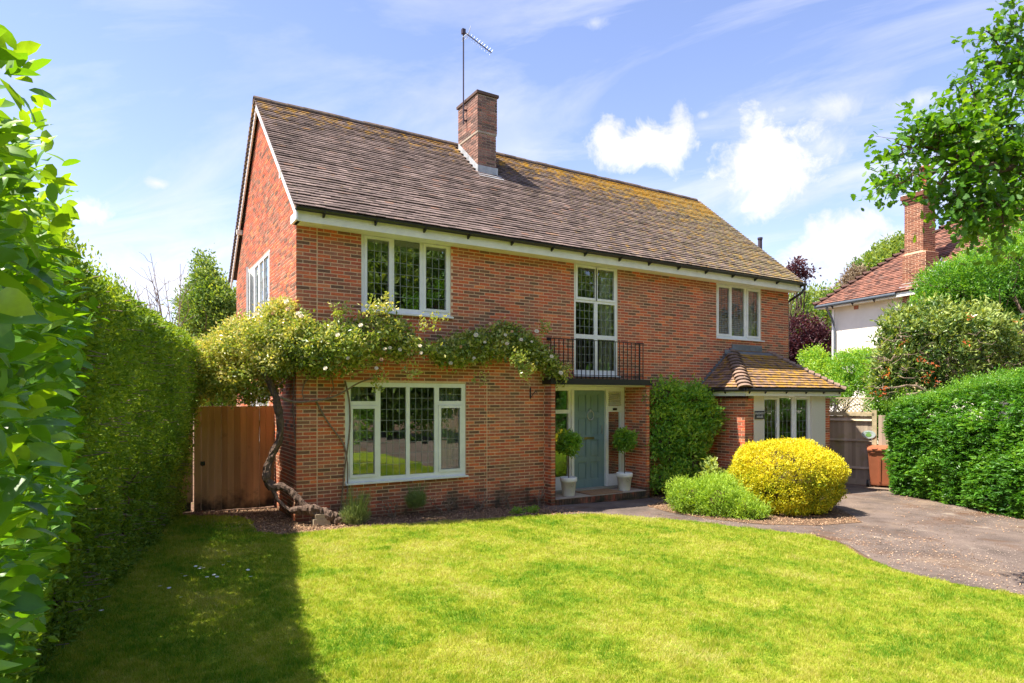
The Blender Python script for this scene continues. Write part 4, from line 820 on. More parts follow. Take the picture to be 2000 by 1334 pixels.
# ------------------------------------------------------------------ climbing rose
def rose():
    t = thing('climbing_rose', (0.1, -.35, 0), 'old climbing rose with twisted trunk, cream flowers and foliage trained over the house corner', 'climbing rose')
    def knot(P, R, k=10, amp=.30, s=0):
        m = MB(); P = spline(P, max(24, len(P) * 10)); n = len(P); R = np.interp(np.linspace(0, 1, n), np.linspace(0, 1, len(R)), R); m.tube(P, R, k); V = m.V[0]; d = V - np.repeat(P, k, 0)
        f = 1 + amp * 2.6 * (fbm(V, 15, 4, s) - .5) + amp * 1.2 * (fbm(V * [1, 1, .4], 40, 2, s) - .5); m.V[0] = np.repeat(P, k, 0) + d * f[:, None]; return m
    knot([(.66, -.42, -.01), (.52, -.38, .07), (.35, -.34, .17), (.17, -.30, .23), (-.02, -.25, .24), (-.12, -.2, .22)], [.085, .10, .085, .095, .075, .05], 12, .42, 1).build('base_root', 'bark', t)
    knot([(.12, -.26, .24), (.0, -.16, .40), (-.10, -.08, .52), (-.24, .0, .60), (-.33, .06, .58), (-.40, .1, .64)], [.055, .05, .05, .055, .06, .07], 10, .30, 2).build('twisted_stem', 'bark', t)
    knot([(-.12, -.2, .22), (-.22, -.12, .30), (-.30, -.04, .40), (-.33, .02, .50), (-.37, .08, .60)], [.03, .028, .03, .035, .04], 8, .2, 3).build('twisted_stem', 'bark', t)
    knot([(-.37, .08, .55), (-.44, .12, .72), (-.42, .13, .92), (-.34, .12, 1.12), (-.25, .09, 1.30), (-.22, .08, 1.52), (-.25, .08, 1.78), (-.30, .1, 2.02), (-.36, .13, 2.2), (-.44, .18, 2.45), (-.5, .22, 2.75)], [.055, .065, .05, .058, .045, .055, .062, .042, .055, .05, .035], 12, .36, 4).build('trunk', 'bark', t)
    for q in range(3): tp = np.array([(-.37, .08, .55), (-.44, .12, .72), (-.42, .13, .92), (-.34, .12, 1.12), (-.25, .09, 1.30), (-.22, .08, 1.52), (-.25, .08, 1.78), (-.30, .1, 2.02), (-.36, .13, 2.2), (-.44, .18, 2.45)]); an = np.linspace(0, 5, 10) + q * 2.1; knot(tp + np.c_[np.cos(an), np.sin(an), 0 * an] * .052, [.016, .012, .015, .010], 6, .3, 9 + q).build('twining_stem', 'bark', t)
    P = [[(-.24, .02, 2.02), (-.05, -.04, 1.93), (.15, -.08, 1.95), (.45, -.1, 1.98), (.7, -.12, 2.08), (1.0, -.14, 2.28), (1.35, -.15, 2.38)], [(.30, -.03, 1.97), (.5, -.03, 1.6), (.78, -.03, 1.25), (.84, -.03, .9), (.82, -.04, .3), (.80, -.05, 0.)], [(.78, -.05, 2.3), (.86, -.04, 2.0), (.88, -.03, 1.6), (.84, -.03, 1.2), (.78, -.03, .8), (.70, -.04, .05)],
         [(.30, -.05, 2.45), (.12, -.04, 2.25), (.08, -.04, 2.1), (.12, -.05, 1.96)], [(.55, -.05, 2.4), (.6, -.05, 2.15), (.45, -.06, 1.98)], [(-.45, .2, 2.4), (-.15, 0, 2.7), (.2, -.12, 2.85), (1.2, -.2, 2.9), (2.4, -.2, 2.85), (3.4, -.2, 2.95), (4.4, -.2, 2.95), (4.9, -.25, 2.6)], [(-.45, .2, 2.4), (-.7, .5, 2.6), (-1.1, .8, 2.5)], [(-.4, .2, 2.5), (-.6, .5, 3.0), (-.9, .7, 3.2)], [(-.02, -.05, 1.3), (-.06, -.03, 1.9), (-.03, -.02, 2.4)], [(-.28, .05, 2.2), (-.1, -.02, 2.35), (-.02, -.04, 2.6)]]
    for i, p in enumerate(P): MB().tube(spline(p, 22), [.020, .014, .015, .012, .010, .02, .02, .02, .012, .014][i] * np.linspace(1.1, .6, 22), 6).build('branch', 'twig' if i in (0, 1, 2, 3, 4) else 'bark', t)
    m = MB(); xs = [0, .4, .9, 1.2, 1.5, 2.1, 2.8, 3.4, 4.3, 4.8, 5.1]; hi_ = [3.40, 3.22, 3.25, 3.38, 3.28, 3.06, 3.14, 3.30, 3.28, 3.0, 2.6]; lo_ = [2.5, 2.45, 2.52, 2.62, 2.62, 2.62, 2.72, 2.75, 2.72, 2.45, 2.35]
    n = 2500; x = rng.random(n) * 5.12; f = rng.random(n); z = np.interp(x, xs, lo_) + (np.interp(x, xs, hi_) - np.interp(x, xs, lo_)) * f; P = np.c_[x, np.zeros(n), z]; g = fbm(P, 1.9, 3, 31); keep = (g > .36 + .09 * (x > 3.6) * (z < 2.9)) ; P = P[keep]; f = f[keep]; x = x[keep]
    P[:, 2] += (fbm(P, 1.3, 2, 7) - .5) * .35; depth = (.12 + .36 * np.sin(np.clip(f, .02, .98) * np.pi) ** .7) * np.interp(x, [0, .8, 1.8, 3, 5.1], [1.3, 1.7, 1.5, .8, .7]); P[:, 1] = -.05 - depth * (1 - .5 * rng.random(len(P)))
    sprigs(m, P, np.tile([-.15, -.8, .25], (len(P), 1)), 7, .055, .075, .038, up=.1, out=.5, rnd=.8, tbase=.42, tvar=.45, tn=2, light=0)
    for (cx, cz, q) in ((.62, 3.38, 18), (1.22, 3.50, 26), (1.05, 3.42, 16), (3.9, 2.58, 26), (3.75, 2.75, 26), (3.95, 2.42, 12), (1.22, 2.35, 9), (1.25, 2.22, 8), (3.15, 2.36, 8), (4.6, 3.35, 14), (5.0, 2.55, 26), (2.0, 3.2, 8), (1.7, 2.48, 12), (2.15, 3.35, 7)):
        P = np.array([cx, -.74 if 1 < cx < 4.3 and cz > 2.4 else -.4, cz]) + rng.normal(size=(q, 3)) * [.09, .05, .07]; sprigs(m, P, np.tile([-.1, -.8, .2], (q, 1)), 7, .035, .062, .032, tbase=.6, tvar=.4)
    bl = [((-.22, .30, 3.08), (.46, .5, .42)), ((-.62, .75, 2.85), (.55, .6, .50)), ((-1.05, 1.0, 2.55), (.48, .5, .50)), ((-.62, .7, 2.35), (.5, .5, .42)), ((.02, -.15, 2.92), (.36, .3, .38)), ((-1.35, 1.2, 2.35), (.28, .4, .42)), ((-.25, .1, 2.62), (.35, .3, .25)), ((-.15, .2, 3.42), (.26, .3, .17))]
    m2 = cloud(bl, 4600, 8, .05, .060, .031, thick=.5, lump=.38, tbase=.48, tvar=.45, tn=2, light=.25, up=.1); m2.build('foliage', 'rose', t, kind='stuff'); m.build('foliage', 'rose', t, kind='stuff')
    # flowers: cupped petals, one mesh shared
    fm = MB()
    for ring, (r, zt, k) in enumerate(((.5, .25, 6), (.36, .40, 5), (.2, .45, 4))):
        for i in range(k):
            a = 2 * np.pi * i / k + ring * .5; c, s_ = math.cos(a), math.sin(a); w = r * .75
            fm.add([(0, 0, 0), (r * .7 * c - w * s_ * .6, r * .7 * s_ + w * c * .6, zt * .6), (r * c, r * s_, zt), (r * .7 * c + w * s_ * .6, r * .7 * s_ - w * c * .6, zt * .6)], [[0, 1, 2, 3]])
    fm = fm.mesh('flower', M['petal'])
    spots = [(563, 604), (582, 613), (588, 618), (534, 612), (545, 646), (397, 683), (550, 660), (508, 630), (705, 636), (762, 680), (752, 682), (636, 720), (745, 703), (781, 684), (852, 685), (880, 710), (900, 678), (930, 655), (957, 633), (1048, 648), (987, 655), (1018, 664), (1038, 668), (990, 672), (1077, 697), (1095, 729), (947, 669), (862, 676), (926, 700), (415, 720), (432, 656), (590, 700), (660, 655), (680, 700), (823, 690), (735, 720), (1000, 648), (820, 676), (560, 590), (500, 615)]
    for i, (px, py) in enumerate(spots):
        d = 10.0 + (px - 600) * .0055 if px > 600 else 9.95 + (600 - px) * .0030
        p = at(px, py, d)
        if px > 600: k_ = (-.82 if px < 850 else -.56) ; q = CAM + (p - CAM) * ((k_ - CAM[1]) / (p[1] - CAM[1])); p = q
        sz = random.uniform(.06, .10); link('flower', fm, t, Matrix.Translation(Vector(p)) @ Vector((-.4 + random.uniform(-.3, .3), -.8, .5)).to_track_quat('Z', 'Y').to_matrix().to_4x4() @ Matrix.Scale(sz, 4))
    b = thing('concrete_block', (.30, -.30, 0), 'small concrete block propping the gnarled rose root at the house corner', 'block'); MB().box(.17, .43, -.43, -.28, -.01, .09).build('lower_block', 'block', b); MB().box(.20, .38, -.42, -.29, .092, .165).build('upper_block', 'block', b)
rose()

# ------------------------------------------------------------------ plants along the wall
def lavender(x, y, h, n, lab, spread=.2, z=0., hue=.5):
    t = thing('lavender_plant', (x, y, float(gz(x))), lab, 'plant'); z0 = float(gz(x)) + z; m = MB()
    a = rng.random(n) * 6.283; r = rng.random(n) ** .6 * spread * .5; B = np.c_[x + r * np.cos(a), y + r * np.sin(a), np.full(n, z0)]; le = h * (.6 + .5 * rng.random(n)); D = unit(np.c_[np.cos(a) * .40 * rng.random(n) + .08, np.sin(a) * .32 * rng.random(n) - .06, np.ones(n)])
    for i in range(n): m.tube([B[i], B[i] + D[i] * le[i] * .5, B[i] + D[i] * le[i] + np.array([D[i][0], D[i][1], 0]) * le[i] * .25], [.0035, .003, .002], 3, t=rng.random(), cap=False)
    m.build('flower_stems', 'stem', t, kind='stuff')
    P, Nn = shell((x, y, z0 + h * .22), (spread, spread * .8, h * .28), 500, .8, .2); m = MB(); sprigs(m, P, Nn, 5, .02, .07, .008, up=1.2, out=.6, rnd=.4, tbase=hue, tvar=.2); m.build('foliage', 'stem', t, kind='stuff')
lavender(.80, -.52, .58, 120, 'tall pale green lavender with grassy stems beside the knotted rose root', .22)
lavender(1.95, -.30, .42, 60, 'small green lavender on bare woody stems below the large ground floor window', .17, .17)
def bare(x, y, lab):
    t = thing('bare_shrub', (x, y, float(gz(x))), lab, 'shrub', 'bare woody lavender stumps along the front wall'); z0 = float(gz(x)); m = MB()
    for i in range(7):
        a = np.array([x + rng.normal() * .03, y, z0]); b = a + np.array([rng.normal() * .14, -.02 + rng.normal() * .05, .14 + .16 * rng.random()]); P = limb(m, a, b, .010, .005, 4, 5, .08)
        for q in range(3): c = b + np.array([rng.normal() * .09, rng.normal() * .04, .03 + .10 * rng.random()]); limb(m, P[3], c, .005, .002, 3, 4, .08)
    m.build('stems', 'twig', t, kind='stuff')
for x, lab in ((1.55, 'bare grey woody stump of a shrub left of the small lavender'), (2.55, 'bare woody stump by the wall under the right end of the big window'), (3.25, 'leafless forked woody stump by the wall, second from the porch'), (3.85, 'leafless twiggy stump against the wall, halfway from window to porch'), (4.55, 'dark leafless stump against the wall next to the porch pier')): bare(x, -.25, lab)
def weed(x, y, lab):
    t = thing('low_weed', (x, y, float(gz(x))), lab, 'weed'); m = MB(); P, Nn = shell((x, y, float(gz(x)) + .03), (.12, .08, .05), 60, .5, .2); sprigs(m, P, Nn, 4, .02, .045, .02, tbase=.6); m.build('foliage', 'shrub', t)
weed(3.75, -.75, 'low green weed in the soil bed, left one of two near the porch'); weed(4.10, -.72, 'low green weed in the soil bed, right one of two near the porch')
def shrub(name, lab, cat, base, blobs, per, k, spread, Lg, W, m, core=None, stems=6, zmin=None, **kw):
    t = thing(name, base, lab, cat); cloud(blobs, per, k, spread, Lg, W, zmin=zmin, **kw).build('foliage', m, t, kind='stuff'); st = MB(); b = np.array(base, float)
    for i in range(stems): c = np.array(blobs[i % len(blobs)][0]) + rng.normal(size=3) * np.array(blobs[i % len(blobs)][1]) * .3; limb(st, b + rng.normal(size=3) * [.05, .05, 0], c, .02 * (stems and 1), .006, 5)
    if stems: st.build('stems', 'bark', t, kind='stuff')
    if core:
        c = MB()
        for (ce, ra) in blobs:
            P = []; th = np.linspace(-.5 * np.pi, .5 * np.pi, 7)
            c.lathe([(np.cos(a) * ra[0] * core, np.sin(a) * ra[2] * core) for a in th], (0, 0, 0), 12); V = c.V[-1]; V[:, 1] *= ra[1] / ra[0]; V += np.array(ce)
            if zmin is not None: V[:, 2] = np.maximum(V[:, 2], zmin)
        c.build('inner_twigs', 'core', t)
    return t
shrub('wall_shrub', 'glossy green climbing shrub on the brick wall between porch and bay window', 'shrub', (8.3, -.15, -.19),
      [((8.05, -.25, 2.05), (.55, .22, .40)), ((8.75, -.32, 2.0), (.55, .30, .35)), ((9.1, -.45, 1.55), (.32, .30, .42)), ((8.3, -.28, 1.5), (.70, .26, .40)), ((8.7, -.35, 1.15), (.55, .28, .40)), ((7.95, -.25, 1.0), (.5, .2, .32)), ((8.75, -.33, .6), (.50, .26, .40)), ((8.3, -.3, .35), (.45, .25, .28)), ((7.9, -.25, .22), (.40, .2, .20))],
      2600, 7, .055, .085, .036, 'shrub', thick=.65, lump=.6, tbase=.46, tvar=.5, tn=3.2, light=.3, stems=14, core=.45)
shrub('golden_shrub', 'large clipped dome shrub with bright golden yellow leaves on the bed', 'shrub', (8.9, -2.65, -.21),
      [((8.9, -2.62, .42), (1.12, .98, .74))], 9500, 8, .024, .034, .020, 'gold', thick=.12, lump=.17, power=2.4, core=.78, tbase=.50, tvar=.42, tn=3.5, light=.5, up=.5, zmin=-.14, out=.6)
shrub('spreading_juniper', 'low feathery bright green juniper spreading in front of the golden shrub', 'shrub', (6.95, -2.35, -.17),
      [((6.85, -2.0, .10), (.40, .40, .32)), ((7.12, -2.42, .08), (.42, .42, .34)), ((7.30, -2.80, .0), (.30, .32, .22)), ((7.45, -2.15, .20), (.42, .38, .30)), ((7.45, -3.0, -.06), (.22, .22, .12))],
      2600, 11, .045, .065, .014, 'juni', thick=.45, lump=.45, tbase=.5, tvar=.4, tn=4, light=.25, up=.7, core=.6, zmin=-.14)
shrub('young_hydrangea', 'small pale leaved sapling poking up behind the juniper by the bay wall', 'plant', (8.1, -1.5, -.19), [((7.95, -1.55, .42), (.16, .14, .22)), ((8.0, -1.5, .62), (.07, .07, .14))], 90, 4, .04, .10, .05, 'rhodo', thick=.6, tbase=.75, stems=3)

# daisies in the lawn
dm = MB()
for i in range(8): a = i * .785; dm.add([(0, 0, .04), (.014 * math.cos(a - .3), .014 * math.sin(a - .3), .042), (.02 * math.cos(a), .02 * math.sin(a), .043), (.014 * math.cos(a + .3), .014 * math.sin(a + .3), .042)], [[0, 1, 2, 3]])
dm = dm.mesh('daisy', M['daisy'])
for px, py in [(259, 1095), (292, 1101), (382, 1110), (392, 1112), (398, 1114), (390, 1115), (355, 1125), (362, 1130), (439, 1080), (498, 1081), (448, 1101), (484, 1117), (404, 1132), (418, 1127), (424, 1131), (490, 1131), (353, 1172), (158, 1192), (198, 1198), (436, 1108), (313, 1150), (330, 1153)]:
    v = at(px, py, 1) - CAM; k = (.02 - CAM[2] - .024 * CAM[0]) / (v[2] + .024 * v[0]); p = CAM + k * v
    link('daisy', dm, None, Matrix.Translation(Vector((p[0], p[1], float(gz(p[0]))))) @ Matrix.Rotation(random.uniform(-.3, .3), 4, 'X') @ Matrix.Scale(1.15, 4), 'tiny white daisy flowering in the shaded part of the lawn', 'daisy', 'daisies in the lawn')

# ------------------------------------------------------------------ right-hand fence, trellis, bins
def right_fence():
    O = np.array([15.06, -.95, 0]); U = unit(np.array([-.384, .922, 0])); Nn = np.array([-U[1], U[0], 0]); Nn = Nn if (CAM - O) @ Nn > 0 else -Nn; fr = (O, U, Nn); g = -.37
    t = thing('close_board_fence', (15.06, -.95, g), 'weathered grey close board fence with lattice trellis top behind the bins', 'fence'); x = .06
    while x < 2.3: w = .098 + random.uniform(-.006, .006); MB().box(x + .001, x + w, -.02, random.uniform(-.006, .002), g + .16, 1.52, fr).build('board', 'gwood', t); x += w
    MB().box(.06, 2.3, -.02, .01, g, g + .16, fr).build('gravel_or_gap_strip', 'gwood', t)
    for z in (.06, .82, 1.38): MB().prism([O + U * .06 + Nn * .002 + Z3 * z, O + U * .06 + Nn * .06 + Z3 * (z + .01), O + U * .06 + Nn * .002 + Z3 * (z + .07)], U * 2.24).build('rail', 'gwood', t)
    MB().box(.0, 2.3, -.03, .05, 1.525, 1.60, fr).build('cap_rail', 'trell', t)
    for x in (-.06, 2.31): MB().box(x, x + .11, -.06, .05, g, 1.68, fr).build('post', 'trell', t)
    m = MB()
    for k in range(40):
        for sg in (-1, 1):
            a0 = -.6 + k * .10; p, q = (a0, 1.60), (a0 + .42, 2.02)
            if sg < 0: p, q = (a0 + .42, 1.60), (a0, 2.02)
            lo_, hi_ = 0, 2.3; xs = sorted((p[0], q[0]))
            if xs[0] < lo_ or xs[1] > hi_: continue
            P0 = O + U * p[0] + Z3 * p[1] + Nn * (.0 if sg > 0 else .010); P1 = O + U * q[0] + Z3 * q[1] + Nn * (.0 if sg > 0 else .010); m.prism([P0 - U * .014, P0 + U * .014, P1 + U * .014, P1 - U * .014], Nn * .009)
    for z in (1.60, 2.0): m.box(0, 2.3, -.004, .022, z, z + .03, fr)
    m.build('trellis', 'trell', t, kind='stuff')
    # fence turns towards the viewer, behind the hedge
    fr2 = (O - Nn * .0, unit(np.array([.20, -.98, 0])), unit(np.array([-.98, -.20, 0]))); x = .1; k = 0
    while x < 1.5: MB().box(x + .001, x + .098, -.02, random.uniform(-.004, .002), g, 1.55, fr2).build('board', 'gwood', t); x += .1
    # oval sign on the gate post
    c = O + U * .13 + Nn * .06 + Z3 * 1.02; s = thing('oval_plaque', c, 'small oval pale sign with a green leaf shape fixed to the grey fence', 'sign'); an = np.linspace(0, 2 * np.pi, 25)[:-1]
    MB().prism([c + U * .17 * math.cos(a) + Z3 * .11 * math.sin(a) for a in an], Nn * .012).build('board', 'osign', s)
    MB().prism([c + Nn * .013 + U * .07 * math.cos(a) + Z3 * (.05 * math.sin(a) - .01) for a in an], Nn * .004).build('leaf_mark', 'ogreen', s)
    MB().prism([c + Nn * .013 + U * x_ + Z3 * z_ for x_, z_ in ((-.09, .045), (.0, .075), (.09, .045), (0, .055))], Nn * .004).build('leaf_mark', 'ogreen', s)
right_fence()
def wheelie(O, fdir, mname, lab, lid_mat=None, size=1.):
    f = unit(np.array(fdir, float)); r = np.array([f[1], -f[0], 0.]); O = np.array(O, float)
    t = thing('wheeled_bin', O, lab, 'bin')
    def P(x, y, z): return O + r * x * size + f * y * size + Z3 * z * size
    def loft(levels, name, m, mb=None):
        mb = mb or MB(); V = []; 
        for (hw, hd, z, oy) in levels: V += [P(-hw, -hd + oy, z), P(hw, -hd + oy, z), P(hw, hd + oy, z), P(-hw, hd + oy, z)]
        n = len(levels); Fc = [[4 * i + j, 4 * i + (j + 1) % 4, 4 * i + 4 + (j + 1) % 4, 4 * i + 4 + j] for i in range(n - 1) for j in range(4)] + [[0, 3, 2, 1]]
        mb.add(V, Fc); return mb.build(name, m, t) if name else mb
    b = loft([(.215, .25, .06, 0), (.22, .26, .10, 0), (.275, .345, .93, 0), (.285, .355, .94, 0), (.285, .355, .99, 0), (.265, .335, .99, 0), (.20, .24, .12, 0)], 'body', mname)
    b.data.update()
    m = loft([(.02, .012, .15, .300 - .025), (.02, .012, .80, .345)], None, mname) ; m.build('body_rib', mname, b)
    for x in (-.15, .12): MB().prism([P(x, .345, .86), P(x + .09, .345, .86), P(x + .09, .375, .93), P(x, .375, .93)], Z3 * .03).build('grip', mname, b)
    l = MB(); l.add([P(-.30, .39, .985), P(.30, .39, .985), P(.30, .0, 1.055), P(-.30, .0, 1.055), P(.30, -.37, 1.08), P(-.30, -.37, 1.08), P(-.30, .39, 1.015), P(.30, .39, 1.015), P(.27, .0, 1.10), P(-.27, .0, 1.10), P(.30, -.37, 1.12), P(-.30, -.37, 1.12)],
                   [[0, 1, 2, 3], [3, 2, 4, 5], [6, 7, 8, 9], [9, 8, 10, 11], [0, 1, 7, 6], [4, 5, 11, 10], [1, 2, 8, 7], [2, 4, 10, 8], [0, 3, 9, 6], [3, 5, 11, 9]]); l.build('lid', lid_mat or mname, t)
    for x in (-.16, .06): MB().tube([P(x, .30, 1.045), P(x + .02, .39, 1.03), P(x + .12, .40, 1.03), P(x + .13, .31, 1.045)], .014 * size, 6).build('lid_handle', mname, t)
    MB().tube([P(-.25, -.43, .98), P(.25, -.43, .98)], .016 * size, 6).build('handle', mname, t)
    for x in (-.31, .255):
        a = np.linspace(0, 2 * np.pi, 21)[:-1]; c = P(x, .255, .10); w = MB().prism([c + f * .10 * size * math.cos(q) + Z3 * .10 * size * math.sin(q) for q in a], r * .055 * size).build('wheel', 'tyre', t)
        MB().prism([c - r * .004 + f * .05 * size * math.cos(q) + Z3 * .05 * size * math.sin(q) for q in a], r * .063 * size).build('hub', 'black', w)
cb = at(1730, 953, 16.9); wheelie((cb[0] + .1, cb[1] + .22, -.365), (-.93, -.55, 0), 'bin', 'terracotta brown wheeled bin with lid slightly open beside the yew hedge')
wheelie((14.05, .35, -.35), (-.9, -.4, 0), 'gbin', 'dark green bin mostly hidden behind the golden shrub by the fence', size=.9)

# ------------------------------------------------------------------ yew hedge and plants, right
RH = np.array([(15.45, -1.75), (14.75, -2.05), (13.85, -2.45), (13.2, -3.7), (12.6, -5.1), (12.1, -6.6), (11.8, -8.0)])
def hedge_right():
    t = thing('yew_hedge', (13.2, -4, -.31), 'broad bright green feathery yew hedge along the right side of the driveway', 'hedge'); mb = MB()
    bul = lambda z: .10 + .18 * np.sin(np.clip((z + .3) / 2.7, 0, 1) * np.pi) - .20 * np.clip((z - 1.9) / .5, 0, 1) ** 2
    # outward is towards the drive
    path = RH[::-1].copy(); P, Nn = strip(path, 15000, -.30, 2.35, bul, .34, 11, .16); Nn = -Nn; P0, _ = strip(path, 1, 0, 1, bul)
    d = np.r_[0, np.cumsum(np.linalg.norm(np.diff(path, axis=0), axis=1))]; n = 15000; s_ = rng.random(n) * d[-1]; topz = np.interp(s_, [0, 2.5, 4.5, 6.5, 8.2], [2.95, 2.6, 2.15, 1.95, 1.8]); z = -.3 + (topz + .3) * rng.random(n); xy = np.stack([np.interp(s_, d, path[:, i]) for i in (0, 1)], 1); T = unit(np.stack([np.interp(s_, d, np.gradient(path[:, i], d)) for i in (0, 1)], 1)); Nn = np.c_[-T[:, 1], T[:, 0], 0 * z]
    P = np.c_[xy, z]; P += Nn * (bul(z) - .30 * rng.random(n) ** 1.6 + .46 * (fbm(P, 3.2, 3, 11) - .5) + .5 * (fbm(P, .8, 2, 12) - .5) + .12 * (rng.random(n) < .04))[:, None]
    D = Nn * .8; k = 7; Pk = np.repeat(P, k, 0); Nk = np.repeat(Nn, k, 0); q = (np.tile(np.arange(k), n) - k / 2)[:, None]; ax = np.repeat(unit(Nn * .75 + rng.normal(size=P.shape) * .45 - Z3 * .12), k, 0); sd = unit(np.cross(ax, Z3)); Pk = Pk + ax * (.013 * (q + 4)); tt = np.repeat(.44 + 1.0 * (fbm(P, 1.8, 3, 6) - .5) + .5 * (rng.random(n) - .5), k) + .12 * q[:, 0] / k
    kites(mb, Pk, unit(ax * .8 + sd * np.where(q % 2 > .75, 1, -1) * .8 + rng.normal(size=Pk.shape) * .25 + Z3 * .1), .085 * (.7 + .6 * rng.random(len(Pk))), .030, tt, .15)
    n = 5000; s_ = rng.random(n) * d[-1]; xy = np.stack([np.interp(s_, d, path[:, i]) for i in (0, 1)], 1); P = np.c_[xy[:, 0] + 1.6 * rng.random(n) - .1, xy[:, 1] + .6 * rng.random(n), np.zeros(n)]; P[:, 2] = np.interp(s_, [0, 2.5, 4.5, 6.5, 8.2], [2.95, 2.6, 2.15, 1.95, 1.8]) + .5 * (fbm(P, 1.3, 3, 3) - .5) - .2 * rng.random(n)
    sprigs(mb, P, np.tile(Z3, (n, 1)), 7, .04, .055, .018, up=.4, out=.3, rnd=.8, tbase=.62, tvar=.3)
    mb.build('foliage', 'yew', t, kind='stuff')
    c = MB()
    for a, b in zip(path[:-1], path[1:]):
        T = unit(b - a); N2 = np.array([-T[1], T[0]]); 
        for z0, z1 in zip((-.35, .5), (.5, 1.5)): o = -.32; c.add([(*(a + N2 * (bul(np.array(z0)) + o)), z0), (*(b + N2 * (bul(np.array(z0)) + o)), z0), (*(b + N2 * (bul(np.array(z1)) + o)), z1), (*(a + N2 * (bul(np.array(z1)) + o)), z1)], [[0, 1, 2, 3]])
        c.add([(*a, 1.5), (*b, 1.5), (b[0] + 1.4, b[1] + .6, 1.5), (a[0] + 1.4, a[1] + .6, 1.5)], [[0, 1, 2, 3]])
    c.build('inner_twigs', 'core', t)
    st = MB()
    for i in range(14): s2 = rng.random(); xy = np.array([np.interp(s2 * d[-1], d, path[:, j]) for j in (0, 1)]); limb(st, (xy[0] + .4, xy[1] + .1, -.35), (xy[0] + .4, xy[1], 1.5), .04, .015, 5)
    st.build('stems', 'bark', t, kind='stuff')
hedge_right()
def P_(px, py, d): return tuple(at(px, py, d))
def blobs(spec, d0): return [(P_(x, y, d0 + dd), (rx * (d0 + dd) / F, ry, rz * (d0 + dd) / F)) for x, y, rx, rz, ry, dd in spec]
def rhodo():
    d0 = 16.2; t = thing('rhododendron', (14.6, -4.6, -.3), 'rounded rhododendron with tan twisted branches and a few red leaves above the yew hedge', 'shrub')
    bl = blobs([(1765, 655, 58, 48, .6, .2), (1840, 640, 70, 45, .7, 0), (1920, 640, 70, 42, .7, 0), (1960, 690, 60, 55, .6, .2), (1870, 705, 80, 50, .7, 0), (1780, 720, 60, 42, .6, 0), (1840, 742, 60, 25, .4, .2), (1725, 742, 30, 32, .4, .2), (1930, 735, 50, 30, .4, .3), (1740, 700, 38, 45, .4, .2), (1760, 640, 30, 35, .4, .2)], d0)
    cloud(bl, 4300, 6, .06, .125, .050, thick=.7, lump=.65, tbase=.46, tvar=.55, tn=2.8, light=.3).build('foliage', 'rhodo', t, kind='stuff')
    for a, b, c, r in (((1915, 790, 16.2), (1880, 745, 15.9), (1850, 715, 15.8), .12), ((1880, 790, 15.6), (1820, 765, 15.5), (1770, 770, 15.5), .06), ((1915, 790, 16.2), (1900, 730, 16.0), (1920, 680, 16.0), .09), ((1850, 715, 15.8), (1800, 690, 15.9), (1760, 660, 16), .05), ((1850, 715, 15.8), (1860, 670, 16), (1850, 630, 16), .05), ((1820, 765, 15.5), (1770, 750, 15.5), (1725, 760, 15.5), .035)):
        MB().tube(spline([P_(*a), P_(*b), P_(*c)], 10) + rng.normal(size=(10, 3)) * .02, r * np.linspace(1, .5, 10), 7).build('branch', 'twig', t)
    tw = MB()
    for i in range(170):
        x = rng.uniform(1710, 1960); y = rng.uniform(690, 785) if i % 2 else rng.uniform(640, 780); a = np.array(P_(x, y, 15.5 + .8 * rng.random())); limb(tw, a, a + rng.normal(size=3) * [.25, .25, .16], .012, .003, 4, 5, .10)
    tw.build('twigs', 'twig', t, kind='stuff'); m = MB()
    for x, y in ((1797, 702), (1808, 708), (1822, 712), (1813, 728), (1808, 742), (1826, 746), (1732, 757), (1722, 768), (1712, 768), (1729, 727), (1734, 735), (1893, 622), (1763, 668), (1986, 628), (1888, 668)):
        c = np.array(P_(x, y, 15.2)); sprigs(m, c + rng.normal(size=(3, 3)) * .035, np.tile(-FW, (3, 1)), 3, .03, .075, .028, tbase=.4, tvar=.5, up=-.3)
    m.build('red_leaves', 'redleaf', t, kind='stuff')
rhodo()
def leafy(name, lab, cat, base, spec, d0, per, m, Lg=.10, W=.045, k=8, spread=.10, trunk=.12, group=None, thick=.45, lump=.4, core=None, **kw):
    t = thing(name, base, lab, cat, group); bl = blobs(spec, d0); cloud(bl, per, k, spread, Lg, W, thick=thick, lump=lump, **{**dict(tbase=.45, tvar=.4, tn=.9, light=.25), **kw}).build('crown' if cat == 'tree' else 'foliage', m, t, kind='stuff')
    st = MB(); b = np.array(base, float); top = np.array(bl[0][0]); mid = b + (top - b) * .55; limb(st, b, mid, trunk, trunk * .6, 8, 8, .01)
    for c, r in bl:
        e = limb(st, mid + rng.normal(size=3) * .1, c, trunk * .45, trunk * .15, 6, 7, .04)
        for q in range(8): limb(st, e[3 + q % 3], np.array(c) + rng.normal(size=3) * np.array(r) * .6, trunk * .15, trunk * .04, 4, 5, .06)
    st.build('trunk', 'bark', t)
    return t
leafy('evergreen_tree', 'tall loose bright green yew tree rising behind the rhododendron at the right edge', 'tree', (17.2, -5.6, -.4), [(1900, 560, 70, 60, 1.0, 0), (1965, 520, 60, 60, 1.0, 0), (1850, 560, 50, 45, .8, 0), (1830, 600, 45, 35, .7, .3), (1990, 580, 60, 60, .9, 0), (1920, 620, 80, 40, .9, .3), (1985, 460, 30, 30, .6, .2), (1990, 690, 40, 50, .5, .8)], 17.4, 6500, 'yew', .085, .03, 9, .07, .14, tbase=.5)
